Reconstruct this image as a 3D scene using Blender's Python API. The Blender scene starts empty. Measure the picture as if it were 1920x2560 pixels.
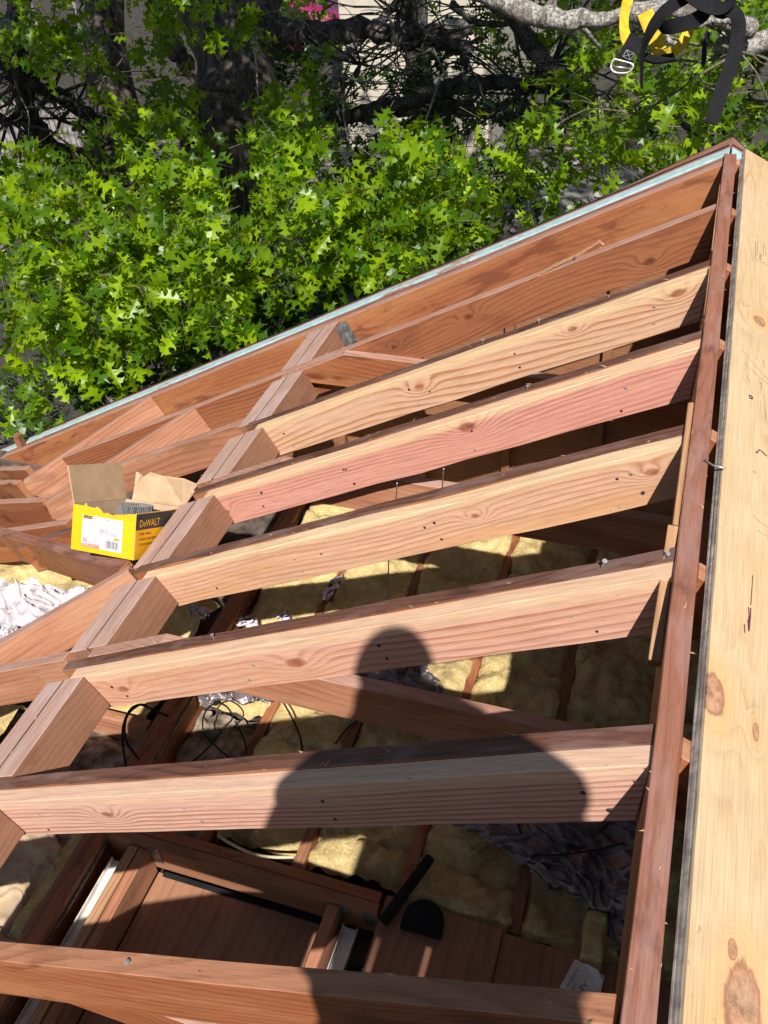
import bpy, bmesh, math, random
import numpy as np
from mathutils import Vector, Matrix, Euler, noise

random.seed(7)
rng = np.random.default_rng(7)
SC = bpy.context.scene
COL = SC.collection

# ------------------------------------------------------------------ camera
FPX = 2256.5                       # focal length in pixels of the 1920 x 2560 photograph
YAW, PITCH, ROLL = -0.367283, 0.705720, -0.079202
CAM = Vector((-0.0872, -0.7628, 1.1448))
_f = Vector((math.sin(YAW) * math.cos(PITCH), math.cos(YAW) * math.cos(PITCH), -math.sin(PITCH)))
_r = _f.cross(Vector((0, 0, 1))).normalized()
_u = _r.cross(_f)
CR = _r * math.cos(ROLL) + _u * math.sin(ROLL)
CU = -_r * math.sin(ROLL) + _u * math.cos(ROLL)
cam = bpy.data.cameras.new('camera')
cam_o = bpy.data.objects.new('camera', cam)
COL.objects.link(cam_o)
cam_o.matrix_world = Matrix(((CR.x, CU.x, -_f.x, CAM.x), (CR.y, CU.y, -_f.y, CAM.y), (CR.z, CU.z, -_f.z, CAM.z), (0, 0, 0, 1)))
cam.sensor_fit = 'VERTICAL'
cam.sensor_height = 36.0
cam.lens = FPX / 2560 * 36.0
cam.clip_start = 0.02
cam.clip_end = 400
SC.camera = cam_o

# ------------------------------------------------------------------ light
SUN = Vector((0.281, -0.78, 1.0)).normalized()      # towards the sun
w = bpy.data.worlds.new('World')
SC.world = w
w.use_nodes = True
sky = w.node_tree.nodes.new('ShaderNodeTexSky')
sky.sky_type = 'NISHITA'
sky.sun_disc = False
sky.sun_elevation = math.asin(SUN.z)
sky.sun_rotation = math.atan2(SUN.x, SUN.y)
bgn = w.node_tree.nodes['Background']
bgn.inputs[1].default_value = 0.05
w.node_tree.links.new(sky.outputs[0], bgn.inputs[0])
sl = bpy.data.lights.new('sun', 'SUN')
sl.energy = 5.0
sl.angle = math.radians(0.53)
sl.color = (1.0, 0.945, 0.90)
so = bpy.data.objects.new('sun', sl)
COL.objects.link(so)
so.rotation_euler = SUN.to_track_quat('Z', 'Y').to_euler()
SC.view_settings.view_transform = 'Standard'
SC.view_settings.look = 'None'
SC.view_settings.exposure = 0.74
SC.view_settings.gamma = 1.0
SC.render.engine = 'CYCLES'

# ------------------------------------------------------------------ geometry of the place
TH = 0.475686                      # roof pitch
CT, ST = math.cos(TH), math.sin(TH)
SP = 0.4064                        # rafter spacing
Y0 = -0.3093
NL = Vector((-ST, 0, CT))          # normal of the left slope
NR = Vector((ST, 0, CT))
AL = Vector((-CT, 0, -ST))         # down the left slope
AR = Vector((CT, 0, -ST))
def yk(k): return Y0 + (8 - k) * SP
def RP(s, y, d=0.0): return AL * s + Vector((0, y, 0)) - NL * d
def ray(px, py): return (_f + CR * ((px - 960) / FPX) - CU * ((py - 1280) / FPX))
def atD(px, py, D): return CAM + ray(px, py) * D                  # point seen at a depth
def atz(px, py, z):
    d = ray(px, py); return CAM + d * ((z - CAM.z) / d.z)         # point on a horizontal plane
def aty(px, py, y):
    d = ray(px, py); return CAM + d * ((y - CAM.y) / d.y)
def sees(P):
    v = Vector(P) - CAM; z = v.dot(_f)
    return (960 + FPX * v.dot(CR) / z, 1280 - FPX * v.dot(CU) / z, z)

# ------------------------------------------------------------------ object helpers
def tag(o, label=None, cat=None, group=None, kind=None):
    if label: o['label'] = label
    if cat: o['category'] = cat
    if group: o['group'] = group
    if kind: o['kind'] = kind
    return o
def empty(name, loc=(0, 0, 0), parent=None):
    o = bpy.data.objects.new(name, None); COL.objects.link(o); o.location = loc
    o.empty_display_size = 0.1
    if parent: setp(o, parent)
    return o
MW = {}
def mw(o):
    m = o.matrix_basis.copy()
    p = o.parent
    if p: return mw(p) @ o.matrix_parent_inverse @ m
    return m
def setp(o, p):
    o.parent = p
    o.matrix_parent_inverse = mw(p).inverted()
    return o
def addmesh(name, me, mats, parent=None, mat=None, smooth=False):
    o = bpy.data.objects.new(name, me); COL.objects.link(o)
    for m in (mats if isinstance(mats, (list, tuple)) else [mats]):
        if m and len(me.materials) < (len(mats) if isinstance(mats, (list, tuple)) else 1): me.materials.append(m)
    if mat is not None: o.matrix_basis = mat
    if parent: setp(o, parent)
    if smooth: me.polygons.foreach_set('use_smooth', [True] * len(me.polygons))
    return o
def frame(o, x, z):
    x = Vector(x).normalized(); z = Vector(z); z = (z - x * z.dot(x)).normalized(); y = z.cross(x)
    return Matrix(((x.x, y.x, z.x, o[0]), (x.y, y.y, z.y, o[1]), (x.z, y.z, z.z, o[2]), (0, 0, 0, 1)))
def from_py(name, v, f, mats, parent=None, mat=None, smooth=False):
    me = bpy.data.meshes.new(name); me.from_pydata([tuple(a) for a in v], [], f); me.update()
    return addmesh(name, me, mats, parent, mat, smooth)
def prism(name, prof, w_, mats, parent=None, mat=None, bev=0.0015, jit=0.0006, topmat=None, seed=0, step=0.16, bow=0.0):
    """profile polygon in local x,z pushed along local y from 0 to w_"""
    rr = random.Random(seed or hash(name) % 1000 + len(prof) + int(prof[-1][0] * 1000))
    pts = []
    n = len(prof)
    for i in range(n):
        a = prof[i]; b = prof[(i + 1) % n]; L = math.hypot(b[0] - a[0], b[1] - a[1])
        m = max(1, int(L / step)) if step else 1
        for j in range(m):
            t = j / m; q = [a[0] + (b[0] - a[0]) * t, a[1] + (b[1] - a[1]) * t]
            if j: q[1] += rr.uniform(-jit, jit) * 1.6
            pts.append(q)
    xs = [p[0] for p in prof]; x0, x1 = min(xs), max(xs)
    bm = bmesh.new()
    def yb(x): return bow * math.sin(math.pi * (x - x0) / max(1e-6, x1 - x0))
    A = [bm.verts.new((p[0], yb(p[0]) + rr.uniform(-jit, jit) * .5, p[1])) for p in pts]
    B = [bm.verts.new((p[0], w_ + yb(p[0]) + rr.uniform(-jit, jit) * .5, p[1] + rr.uniform(-jit, jit))) for p in pts]
    n = len(pts)
    for i in range(n):
        bm.faces.new((A[i], A[(i + 1) % n], B[(i + 1) % n], B[i]))
    bm.faces.new(list(reversed(A))); bm.faces.new(B)
    bmesh.ops.recalc_face_normals(bm, faces=bm.faces)
    if bev:
        es = [e for e in bm.edges if len(e.link_faces) == 2 and e.calc_face_angle(0) > 0.5]
        bmesh.ops.bevel(bm, geom=es, offset=bev, segments=1, affect='EDGES', clamp_overlap=True)
    bm.faces.ensure_lookup_table()
    bm.normal_update()
    if topmat is not None:
        for f in bm.faces:
            if f.normal.z > 0.6: f.material_index = topmat
    me = bpy.data.meshes.new(name); bm.to_mesh(me); bm.free()
    return addmesh(name, me, mats, parent, mat)
def rect(L, h, x0=0.0): return [(x0, 0), (x0, -h), (L, -h), (L, 0)]
def slope_board(name, parent, s0, ya, s1, yb, w_, h, mats, d=0.0, prof=None, topmat=None, seed=0, bow=0.0, jit=0.0006):
    """board lying in the left roof plane; (s0,ya)->(s1,yb) is its near top edge"""
    a = RP(s0, ya, d); b = RP(s1, yb, d); L = (b - a).length
    x = (b - a).normalized(); ydir = NL.cross(x)
    o = a - ydir * w_                     # local y runs towards the camera, so start at the far side
    return prism(name, prof or rect(L, h), w_, mats, parent, frame(o, x, NL), topmat=topmat, seed=seed, bow=bow, jit=jit)
def box(name, parent, lo, hi, mats, axis='y', bev=0.0015, topmat=None, seed=0, jit=0.0006):
    """axis aligned board; its grain runs along axis"""
    lo = Vector(lo); hi = Vector(hi)
    if axis == 'y':
        M = frame((hi.x, lo.y, hi.z), (0, 1, 0), (0, 0, 1)); L = hi.y - lo.y; w_ = hi.x - lo.x
    else:
        M = frame((lo.x, lo.y, hi.z), (1, 0, 0), (0, 0, 1)); L = hi.x - lo.x; w_ = hi.y - lo.y
    return prism(name, rect(L, hi.z - lo.z), w_, mats, parent, M, bev=bev, topmat=topmat, seed=seed, jit=jit)
def tube_geo(pts, rad, seg=8, wob=0.0, V=None, F=None, closed=True):
    if V is None: V, F = [], []
    pts = [Vector(p) for p in pts]; n = len(pts)
    if not hasattr(rad, '__len__'): rad = [rad] * n
    up = Vector((0.3, 0.2, 1)).normalized(); base = len(V)
    for i, p in enumerate(pts):
        t = (pts[min(n - 1, i + 1)] - pts[max(0, i - 1)]).normalized()
        a = t.cross(up)
        if a.length < 1e-3: a = t.cross(Vector((1, 0, 0)))
        a.normalize(); b = t.cross(a)
        for j in range(seg):
            an = 2 * math.pi * j / seg; r = rad[i]
            q = p + (a * math.cos(an) + b * math.sin(an)) * r
            if wob: q += (a * math.cos(an) + b * math.sin(an)) * r * wob * noise.noise(q * (1.4 / max(r, .01)) * .35) * 2
            V.append(q)
    for i in range(n - 1):
        for j in range(seg):
            a = base + i * seg + j; b = base + i * seg + (j + 1) % seg
            F.append((a, b, b + seg, a + seg))
    if closed:
        F.append(tuple(base + j for j in reversed(range(seg)))); F.append(tuple(base + (n - 1) * seg + j for j in range(seg)))
    return V, F
def smooth_path(pts, k=6):
    P = [Vector(p) for p in pts]; out = []
    for i in range(len(P) - 1):
        p0 = P[max(0, i - 1)]; p1 = P[i]; p2 = P[i + 1]; p3 = P[min(len(P) - 1, i + 2)]
        for j in range(k):
            t = j / k
            out.append(0.5 * ((2 * p1) + (p2 - p0) * t + (2 * p0 - 5 * p1 + 4 * p2 - p3) * t * t + (3 * p1 - p0 - 3 * p2 + p3) * t ** 3))
    out.append(P[-1]); return out
def lerp_list(r, n):
    return [float(np.interp(i / (n - 1), np.linspace(0, 1, len(r)), r)) for i in range(n)]
def tube(name, parent, pts, rad, mats, seg=8, wob=0.0, k=6, label=None):
    P = smooth_path(pts, k) if k > 1 else [Vector(p) for p in pts]
    r = lerp_list(rad, len(P)) if hasattr(rad, '__len__') else rad
    V, F = tube_geo(P, r, seg, wob)
    o = from_py(name, V, F, mats, parent, smooth=True)
    if label: o['label'] = label
    return o

# ------------------------------------------------------------------ materials
class NB:
    def __init__(s, name):
        s.m = bpy.data.materials.new(name); s.m.use_nodes = True
        s.t = s.m.node_tree; s.n = s.t.nodes; s.l = s.t.links
        s.b = s.n['Principled BSDF']; s.out = s.n['Material Output']
    def set(s, sock, v):
        if isinstance(v, bpy.types.NodeSocket): s.l.new(v, sock)
        elif v is not None: sock.default_value = v
    def m_(s, op, a, b=None, c=None, clamp=False):
        n = s.n.new('ShaderNodeMath'); n.operation = op; n.use_clamp = clamp
        s.set(n.inputs[0], a); s.set(n.inputs[1], b); s.set(n.inputs[2], c); return n.outputs[0]
    def v_(s, op, a, b=None, scale=None):
        n = s.n.new('ShaderNodeVectorMath'); n.operation = op
        s.set(n.inputs[0], a); s.set(n.inputs[1], b)
        if scale is not None: s.set(n.inputs['Scale'], scale)
        return n.outputs['Value'] if op in ('LENGTH', 'DISTANCE', 'DOT_PRODUCT') else n.outputs[0]
    def obj(s): return s.n.new('ShaderNodeTexCoord').outputs['Object']
    def rnd(s): return s.n.new('ShaderNodeObjectInfo').outputs['Random']
    def sep(s, v):
        n = s.n.new('ShaderNodeSeparateXYZ'); s.set(n.inputs[0], v); return n.outputs
    def comb(s, x, y, z):
        n = s.n.new('ShaderNodeCombineXYZ'); s.set(n.inputs[0], x); s.set(n.inputs[1], y); s.set(n.inputs[2], z); return n.outputs[0]
    def noise(s, v, scale=1.0, detail=2.0, rough=0.5, dist=0.0, out=0):
        n = s.n.new('ShaderNodeTexNoise'); s.set(n.inputs['Vector'], v); n.inputs['Scale'].default_value = scale
        n.inputs['Detail'].default_value = detail; n.inputs['Roughness'].default_value = rough; n.inputs['Distortion'].default_value = dist
        return n.outputs[out]
    def vor(s, v, scale=1.0, feature='F1', out='Distance'):
        n = s.n.new('ShaderNodeTexVoronoi'); n.feature = feature; s.set(n.inputs['Vector'], v); n.inputs['Scale'].default_value = scale
        return n.outputs[out]
    def ramp(s, f, stops, interp='LINEAR'):
        n = s.n.new('ShaderNodeValToRGB'); s.set(n.inputs[0], f); e = n.color_ramp.elements; n.color_ramp.interpolation = interp
        for i, (p, c) in enumerate(stops):
            if i < 2: el = e[i]; el.position = p
            else: el = e.new(p)
            el.color = (*c, 1) if hasattr(c, '__len__') else (c, c, c, 1)
        return n.outputs[0]
    def mix(s, f, a, b, mode='MIX'):
        n = s.n.new('ShaderNodeMix'); n.data_type = 'RGBA'; n.blend_type = mode
        s.set(n.inputs[0], f)
        for sock, v in ((n.inputs[6], a), (n.inputs[7], b)):
            if isinstance(v, tuple) and len(v) == 3: v = (*v, 1)
            s.set(sock, v)
        return n.outputs[2]
    def smooth(s, x, a, b):
        n = s.n.new('ShaderNodeMapRange'); n.interpolation_type = 'SMOOTHSTEP'
        s.set(n.inputs[0], x); n.inputs[1].default_value = a; n.inputs[2].default_value = b; return n.outputs[0]
    def bump(s, h, strength=0.3, dist=0.002, prev=None):
        n = s.n.new('ShaderNodeBump'); n.inputs['Strength'].default_value = strength; n.inputs['Distance'].default_value = dist
        s.set(n.inputs['Height'], h)
        if prev is not None: s.l.new(prev, n.inputs['Normal'])
        s.l.new(n.outputs[0], s.b.inputs['Normal']); return n.outputs[0]
    def fin(s, col=None, rough=None, metal=None, spec=None):
        if col is not None: s.set(s.b.inputs['Base Color'], (*col, 1) if isinstance(col, tuple) and len(col) == 3 else col)
        if rough is not None: s.set(s.b.inputs['Roughness'], rough)
        if metal is not None: s.set(s.b.inputs['Metallic'], metal)
        if spec is not None: s.set(s.b.inputs['Specular IOR Level'], spec)
        return s.m

def wood(name, light, dark, freq=120, contrast=0.8, wob=0.06, knots=(), stain=0.0, stain_col=(0.07, 0.025, 0.012), stain_scale=7.0,
         tone=None, tone_amt=0.5, sap=None, sap_z=-0.012, sap_w=0.01, rough=0.62, grey=0.0, grey_col=(0.24, 0.18, 0.18), rndknots=0.6, bump=0.35, dots=0.0, saw=0.0):
    b = NB(name)
    P = b.obj(); R = b.rnd()
    off = b.comb(b.m_('MULTIPLY', R, 37.0), b.m_('MULTIPLY', R, 11.0), b.m_('MULTIPLY', R, 17.0))
    x, y, z = b.sep(P)
    Q = b.v_('ADD', P, off)
    low = b.noise(b.v_('MULTIPLY', Q, (0.9, 2.2, 2.2)), 1.0, 1.5, 0.45)
    mid = b.noise(b.v_('MULTIPLY', Q, (4.5, 22.0, 22.0)), 1.0, 2.0, 0.55)
    r = b.m_('ADD', b.m_('ADD', b.m_('MULTIPLY', z, 0.75), b.m_('MULTIPLY', y, 0.6)), b.m_('MULTIPLY', low, wob * 2))
    r = b.m_('ADD', r, b.m_('MULTIPLY', mid, 0.009))
    kn = None; ring = None
    if rndknots > 0:
        kv = b.v_('MULTIPLY', Q, (1.7, 5.5, 5.5))
        d = b.vor(kv, 1.0); c = b.sep(b.vor(kv, 1.0, out='Color'))[0]
        on = b.m_('GREATER_THAN', c, 1 - rndknots * .45)
        g = b.m_('MULTIPLY', b.m_('EXPONENT', b.m_('MULTIPLY', b.m_('MULTIPLY', d, d), -28.0)), on)
        r = b.m_('ADD', r, b.m_('MULTIPLY', g, 0.022))
        kn = b.m_('MULTIPLY', b.smooth(d, 0.12, 0.05), on)
    for (kx, kz, kr) in knots:
        dx = b.m_('MULTIPLY', b.m_('SUBTRACT', x, kx), 0.55 / kr); dz = b.m_('MULTIPLY', b.m_('SUBTRACT', z, kz), 1.0 / kr)
        dd = b.m_('ADD', b.m_('MULTIPLY', dx, dx), b.m_('MULTIPLY', dz, dz))
        g = b.m_('EXPONENT', b.m_('MULTIPLY', dd, -0.22))
        r = b.m_('ADD', r, b.m_('MULTIPLY', g, 0.034))
        k1 = b.smooth(b.m_('ADD', dd, b.m_('MULTIPLY', mid, .6)), 1.3, 0.45)
        kn = k1 if kn is None else b.m_('MAXIMUM', kn, k1)
    ring = b.m_('FRACT', b.m_('MULTIPLY', r, freq))
    line = b.ramp(ring, [(0.0, 0.0), (0.45, 0.12), (0.86, 1.0), (1.0, 0.0)])
    vary = b.noise(b.v_('MULTIPLY', Q, (1.5, 30.0, 30.0)), 1.0, 2.0)
    line = b.m_('MULTIPLY', line, b.m_('MULTIPLY', b.smooth(vary, 0.2, 0.62), contrast), clamp=True)
    fib = b.noise(b.v_('MULTIPLY', Q, (14.0, 520.0, 520.0)), 1.0, 3.0, 0.65)
    col = b.mix(line, light, dark)
    big = b.noise(b.v_('MULTIPLY', Q, (1.3, 11.0, 11.0)), 1.0, 3.0, 0.6)
    if tone: col = b.mix(b.m_('MULTIPLY', b.smooth(big, 0.4, 0.68), tone_amt), col, tone)
    if sap:
        edge = b.smooth(b.m_('ADD', z, b.m_('MULTIPLY', b.m_('SUBTRACT', low, 0.5), 0.02)), sap_z - sap_w, sap_z + sap_w)
        col = b.mix(b.m_('MULTIPLY', edge, 0.8), col, b.mix(b.m_('MULTIPLY', line, 0.6), sap, light))
    col = b.mix(1.0, col, b.ramp(fib, [(0.3, 0.72), (0.7, 1.12)]), 'MULTIPLY')
    if saw > 0:       # faint cross marks of the saw
        sw = b.m_('SINE', b.m_('MULTIPLY', b.m_('ADD', x, b.m_('MULTIPLY', z, 0.15)), 900.0))
        band = b.smooth(b.noise(b.v_('MULTIPLY', Q, (3.0, 8.0, 8.0)), 1.0, 1.0), 0.5, 0.62)
        col = b.mix(b.m_('MULTIPLY', b.m_('MULTIPLY', b.m_('MULTIPLY', sw, 0.5), band), saw, clamp=True), col, dark)
    if stain > 0:
        st = b.noise(b.v_('MULTIPLY', Q, (stain_scale * .55, stain_scale * 1.6, stain_scale * 1.6)), 1.0, 6.0, 0.62, 0.6)
        sm = b.noise(b.v_('MULTIPLY', Q, (1.6, 4.0, 4.0)), 1.0, 1.0)
        st = b.smooth(b.m_('ADD', st, b.m_('MULTIPLY', b.m_('SUBTRACT', sm, 0.5), 0.5)), 0.52, 0.66)
        col = b.mix(b.m_('MULTIPLY', st, stain), col, stain_col)
    if grey > 0:
        gy = b.noise(b.v_('MULTIPLY', Q, (6.0, 26.0, 26.0)), 1.0, 6.0, 0.65)
        gy2 = b.noise(b.v_('MULTIPLY', Q, (2.4, 6.0, 6.0)), 1.0, 2.0)
        col = b.mix(b.m_('MULTIPLY', b.smooth(b.m_('ADD', gy, b.m_('MULTIPLY', b.m_('SUBTRACT', gy2, .5), .6)), 0.46, 0.64), grey), col, grey_col)
    if kn is not None:
        kc = b.ramp(b.noise(b.v_('MULTIPLY', Q, (60.0, 60.0, 60.0)), 1.0, 2.0), [(0.35, (dark[0] * .45, dark[1] * .36, dark[2] * .3)), (0.65, (dark[0] * .95, dark[1] * .8, dark[2] * .7))])
        col = b.mix(b.m_('MULTIPLY', kn, 0.85), col, kc)
    sp = b.noise(b.v_('MULTIPLY', Q, (70.0, 190.0, 190.0)), 1.0, 2.0)
    col = b.mix(b.m_('MULTIPLY', b.smooth(sp, 0.70, 0.78), 0.55), col, (0.06, 0.03, 0.02))
    h = b.m_('ADD', b.m_('MULTIPLY', fib, 0.5), b.m_('MULTIPLY', line, 0.5))
    b.bump(h, bump, 0.0012)
    return b.fin(col, rough, None, 0.3)

def simple(name, col, rough=0.6, metal=0.0, noise_amt=0.25, scale=12.0, spec=0.4, bump=0.0, col2=None, bscale=60.0):
    b = NB(name); P = b.obj()
    n = b.noise(P, scale, 5.0, 0.6)
    c2 = col2 or tuple(c * (1 - noise_amt * 1.6) for c in col)
    c = b.mix(b.smooth(n, 0.35, 0.65), col, c2)
    if bump: b.bump(b.noise(P, bscale, 4.0, 0.6), bump, 0.004)
    return b.fin(c, rough, metal, spec)

# new lumber
M_S3 = wood('fir_yellow', (0.55, 0.345, 0.225), (0.36, 0.155, 0.065), 68, 1.15, 0.09, knots=[(0.98, -0.05, .014), (0.42, -0.03, .01), (0.10, -0.03, .016)], sap=(0.62, 0.44, 0.24), sap_z=-0.02, rndknots=0, stain=0.0, bump=.3)
M_S4 = wood('fir_pink', (0.55, 0.27, 0.20), (0.33, 0.105, 0.07), 95, 0.85, 0.05, knots=[(0.67, -0.03, .02), (1.66, -0.08, .014)], sap=(0.66, 0.47, 0.27), sap_z=-0.020, rndknots=0, tone=(0.50, 0.22, 0.15), tone_amt=.35, bump=.3)
M_S5 = wood('fir_cream', (0.57, 0.345, 0.225), (0.38, 0.16, 0.075), 85, 0.85, 0.05, knots=[(0.10, -0.05, .012), (0.545, -0.055, .009)], sap=(0.66, 0.50, 0.30), sap_z=-0.014, rndknots=.4, tone=(0.50, 0.26, 0.11), tone_amt=.6, saw=0.7, bump=.4)
M_S6 = wood('fir_rose', (0.56, 0.325, 0.235), (0.36, 0.14, 0.08), 72, 1.0, 0.07, knots=[(0.93, -0.07, .02), (1.55, -0.07, .015)], sap=(0.62, 0.43, 0.27), sap_z=-0.03, rndknots=.3, tone=(0.50, 0.26, 0.13), tone_amt=.5, saw=0.4)
M_S7 = wood('fir_striped', (0.56, 0.34, 0.26), (0.33, 0.14, 0.085), 88, 1.1, 0.03, knots=[(1.28, -0.065, .014)], sap=(0.60, 0.40, 0.27), sap_z=-0.03, rndknots=.2)
SIS = {3: M_S3, 4: M_S4, 5: M_S5, 6: M_S6, 7: M_S7}
# old lumber
M_OLD = wood('old_redwood', (0.28, 0.094, 0.037), (0.15, 0.05, 0.018), 85, 0.75, 0.10, stain=0.75, stain_col=(0.10, 0.032, 0.014), rndknots=.5, tone=(0.42, 0.20, 0.09), tone_amt=.5)
M_OLD1 = wood('old_stained', (0.30, 0.108, 0.044), (0.16, 0.052, 0.019), 60, 0.6, 0.10, stain=0.8, stain_col=(0.14, 0.042, 0.02), stain_scale=8.0, rndknots=.6, tone=(0.38, 0.165, 0.065), tone_amt=.7)
M_OLD2 = wood('old_grain', (0.275, 0.098, 0.042), (0.13, 0.042, 0.017), 70, .95, 0.10, knots=[(0.25, -0.09, .016), (0.915, -0.05, .014), (1.25, -.06, .01)], stain=0.45, stain_col=(0.12, 0.04, 0.02), rndknots=.2, tone=(0.31, 0.13, 0.055), tone_amt=.4)
M_OLDP = wood('old_pale', (0.35, 0.152, 0.083), (0.20, 0.08, 0.038), 60, 0.8, 0.09, stain=0.6, stain_col=(0.20, 0.09, 0.045), rndknots=.6, tone=(0.47, 0.255, 0.15), tone_amt=.6)
M_TOP = wood('weathered_top', (0.125, 0.055, 0.034), (0.05, 0.02, 0.013), 90, 0.8, 0.10, stain=0.8, stain_col=(0.035, 0.014, 0.011), grey=0.5, grey_col=(0.20, 0.125, 0.11), rndknots=.6, bump=.7)
M_TOPR = wood('ridge_top', (0.25, 0.105, 0.066), (0.14, 0.05, 0.03), 60, 0.6, 0.08, stain=0.75, stain_col=(0.10, 0.038, 0.027), grey=0.4, grey_col=(0.28, 0.18, 0.16), rndknots=.7, bump=.6)
M_TOPP = wood('pale_top', (0.36, 0.20, 0.145), (0.22, 0.095, 0.06), 80, 0.5, 0.08, stain=0.35, stain_col=(0.22, 0.11, 0.08), grey=0.35, grey_col=(0.40, 0.28, 0.25), rndknots=.4, bump=.5)
M_DARKW = wood('attic_brown', (0.27, 0.125, 0.065), (0.15, 0.058, 0.028), 80, 0.6, 0.08, stain=0.4, rndknots=.4)
M_RAW = wood('raw_splinter', (0.40, 0.23, 0.12), (0.24, 0.11, 0.05), 90, 0.8, 0.05, rndknots=0, stain=.3, stain_col=(.35, .16, .06), bump=.9)
M_DECK = wood('deck_ply', (0.30, 0.15, 0.085), (0.19, 0.08, 0.042), 45, 0.7, 0.05, rndknots=0.0, stain=.2, tone=(.36, .19, .11), tone_amt=.4)

def ply_mat():
    b = NB('plywood_face'); P = b.obj(); x, y, z = b.sep(P)      # x along the ridge, y across
    low = b.noise(b.v_('MULTIPLY', P, (0.9, 5.5, 1.0)), 1.0, 2.0, 0.5)
    mid = b.noise(b.v_('MULTIPLY', P, (7.0, 28.0, 1.0)), 1.0, 3.0, 0.6)
    r = b.m_('ADD', b.m_('MULTIPLY', low, 0.42), b.m_('MULTIPLY', mid, 0.03))
    kn = None; halo = None; rim = None
    knz = b.noise(b.v_('MULTIPLY', P, (14.0, 30.0, 1.0)), 1.0, 4.0, .65)
    for (kx, ky, kr, st) in PLY_KNOTS:
        dx = b.m_('MULTIPLY', b.m_('SUBTRACT', x, kx), st / kr); dy = b.m_('MULTIPLY', b.m_('SUBTRACT', y, ky), 1.0 / kr)
        dd = b.m_('ADD', b.m_('ADD', b.m_('MULTIPLY', dx, dx), b.m_('MULTIPLY', dy, dy)), b.m_('MULTIPLY', b.m_('SUBTRACT', knz, .5), 3.2))
        k = b.smooth(dd, 1.15, 0.8); h = b.smooth(dd, 9.0, 1.0); rm = b.m_('MULTIPLY', b.smooth(dd, 1.7, 1.1), b.smooth(dd, .75, 1.1))
        r = b.m_('ADD', r, b.m_('MULTIPLY', b.m_('EXPONENT', b.m_('MULTIPLY', dd, -0.16)), 0.11))
        kn = k if kn is None else b.m_('MAXIMUM', kn, k); halo = h if halo is None else b.m_('MAXIMUM', halo, h)
        rim = rm if rim is None else b.m_('MAXIMUM', rim, rm)
    ring = b.ramp(b.m_('FRACT', b.m_('MULTIPLY', r, 34.0)), [(0, 0.0), (0.55, 0.25), (0.9, 1.0), (1, 0.0)])
    str_ = b.noise(b.v_('MULTIPLY', P, (7.0, 330.0, 1.0)), 1.0, 4.0, 0.7)
    vis = b.smooth(b.noise(b.v_('MULTIPLY', P, (2.2, 9.0, 1.0)), 1.0, 2.0), 0.42, 0.68)
    col = b.mix(b.m_('MULTIPLY', b.m_('MULTIPLY', ring, vis), 0.85), (0.52, 0.385, 0.225), (0.40, 0.23, 0.095))
    col = b.mix(b.m_('MULTIPLY', b.smooth(b.noise(b.v_('MULTIPLY', P, (2.0, 6.0, 1.0)), 1.0, 3.0), .45, .7), 0.5), col, (0.46, 0.285, 0.125))
    col = b.mix(1.0, col, b.ramp(str_, [(0.3, 0.70), (0.7, 1.10)]), 'MULTIPLY')
    col = b.mix(b.m_('MULTIPLY', halo, 0.45), col, (0.56, 0.29, 0.10))
    kc = b.ramp(b.noise(b.v_('MULTIPLY', P, (45.0, 60.0, 1.0)), 1.0, 4.0, .7), [(0.3, (0.10, 0.035, 0.03)), (0.6, (0.40, 0.22, 0.13))])
    col = b.mix(b.m_('MULTIPLY', kn, 0.85), col, kc)
    col = b.mix(b.m_('MULTIPLY', rim, 0.75), col, (0.20, 0.07, 0.04))
    dirt = b.smooth(b.noise(b.v_('MULTIPLY', P, (50.0, 75.0, 1.0)), 1.0, 3.0), 0.66, 0.76)
    dm = b.smooth(b.noise(b.v_('MULTIPLY', P, (2.5, 5.0, 1.0)), 1.0, 1.0), 0.4, 0.6)
    col = b.mix(b.m_('MULTIPLY', b.m_('MULTIPLY', dirt, dm), 0.6), col, (0.17, 0.11, 0.06))
    col = b.mix(b.m_('MULTIPLY', b.smooth(b.noise(P, 9.0, 6.0, .7), .50, .68), 0.45), col, (0.36, 0.27, 0.17))
    sc = b.m_('ADD', b.m_('MULTIPLY', x, 0.8), y)                 # a long diagonal pale scrape here and there
    b.bump(b.m_('ADD', b.m_('ADD', str_, b.m_('MULTIPLY', ring, .3)), b.m_('MULTIPLY', kn, -.6)), 0.45, 0.0015)
    return b.fin(col, 0.6, None, 0.3)

M_VEN = simple('veneer_grey', (0.33, 0.29, 0.255), 0.8, noise_amt=.3, scale=40)
M_VEN2 = simple('veneer_dark', (0.24, 0.215, 0.20), 0.8, noise_amt=.3, scale=40)
M_VEN3 = simple('veneer_tan', (0.42, 0.33, 0.22), 0.8, noise_amt=.3, scale=40)
def paint_mat():
    b = NB('pale_blue_paint'); P = b.obj()
    n = b.noise(b.v_('MULTIPLY', P, (5.0, 40.0, 40.0)), 1.0, 6.0, .7); n2 = b.noise(b.v_('MULTIPLY', P, (1.3, 2.0, 2.0)), 1.0, 2.0)
    chip = b.smooth(b.m_('ADD', n, b.m_('MULTIPLY', b.m_('SUBTRACT', n2, .5), .55)), .58, .61)
    col = b.mix(b.smooth(b.noise(P, 30, 4), .4, .7), (0.28, 0.42, 0.43), (0.40, 0.50, 0.51))
    col = b.mix(chip, col, (0.26, 0.13, 0.08))
    return b.fin(col, 0.5, None, .4)
M_BLUE = paint_mat()
M_BLACK = simple('black_metal', (0.015, 0.015, 0.017), 0.45)
M_GAP = simple('dark_gap', (0.045, 0.022, 0.018), 0.9)
M_STEEL = simple('galvanised_steel', (0.42, 0.44, 0.45), 0.42, 0.85, .35, 30)
M_NAIL = simple('nail_steel', (0.38, 0.38, 0.40), 0.35, 0.45, .3, 30)
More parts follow.
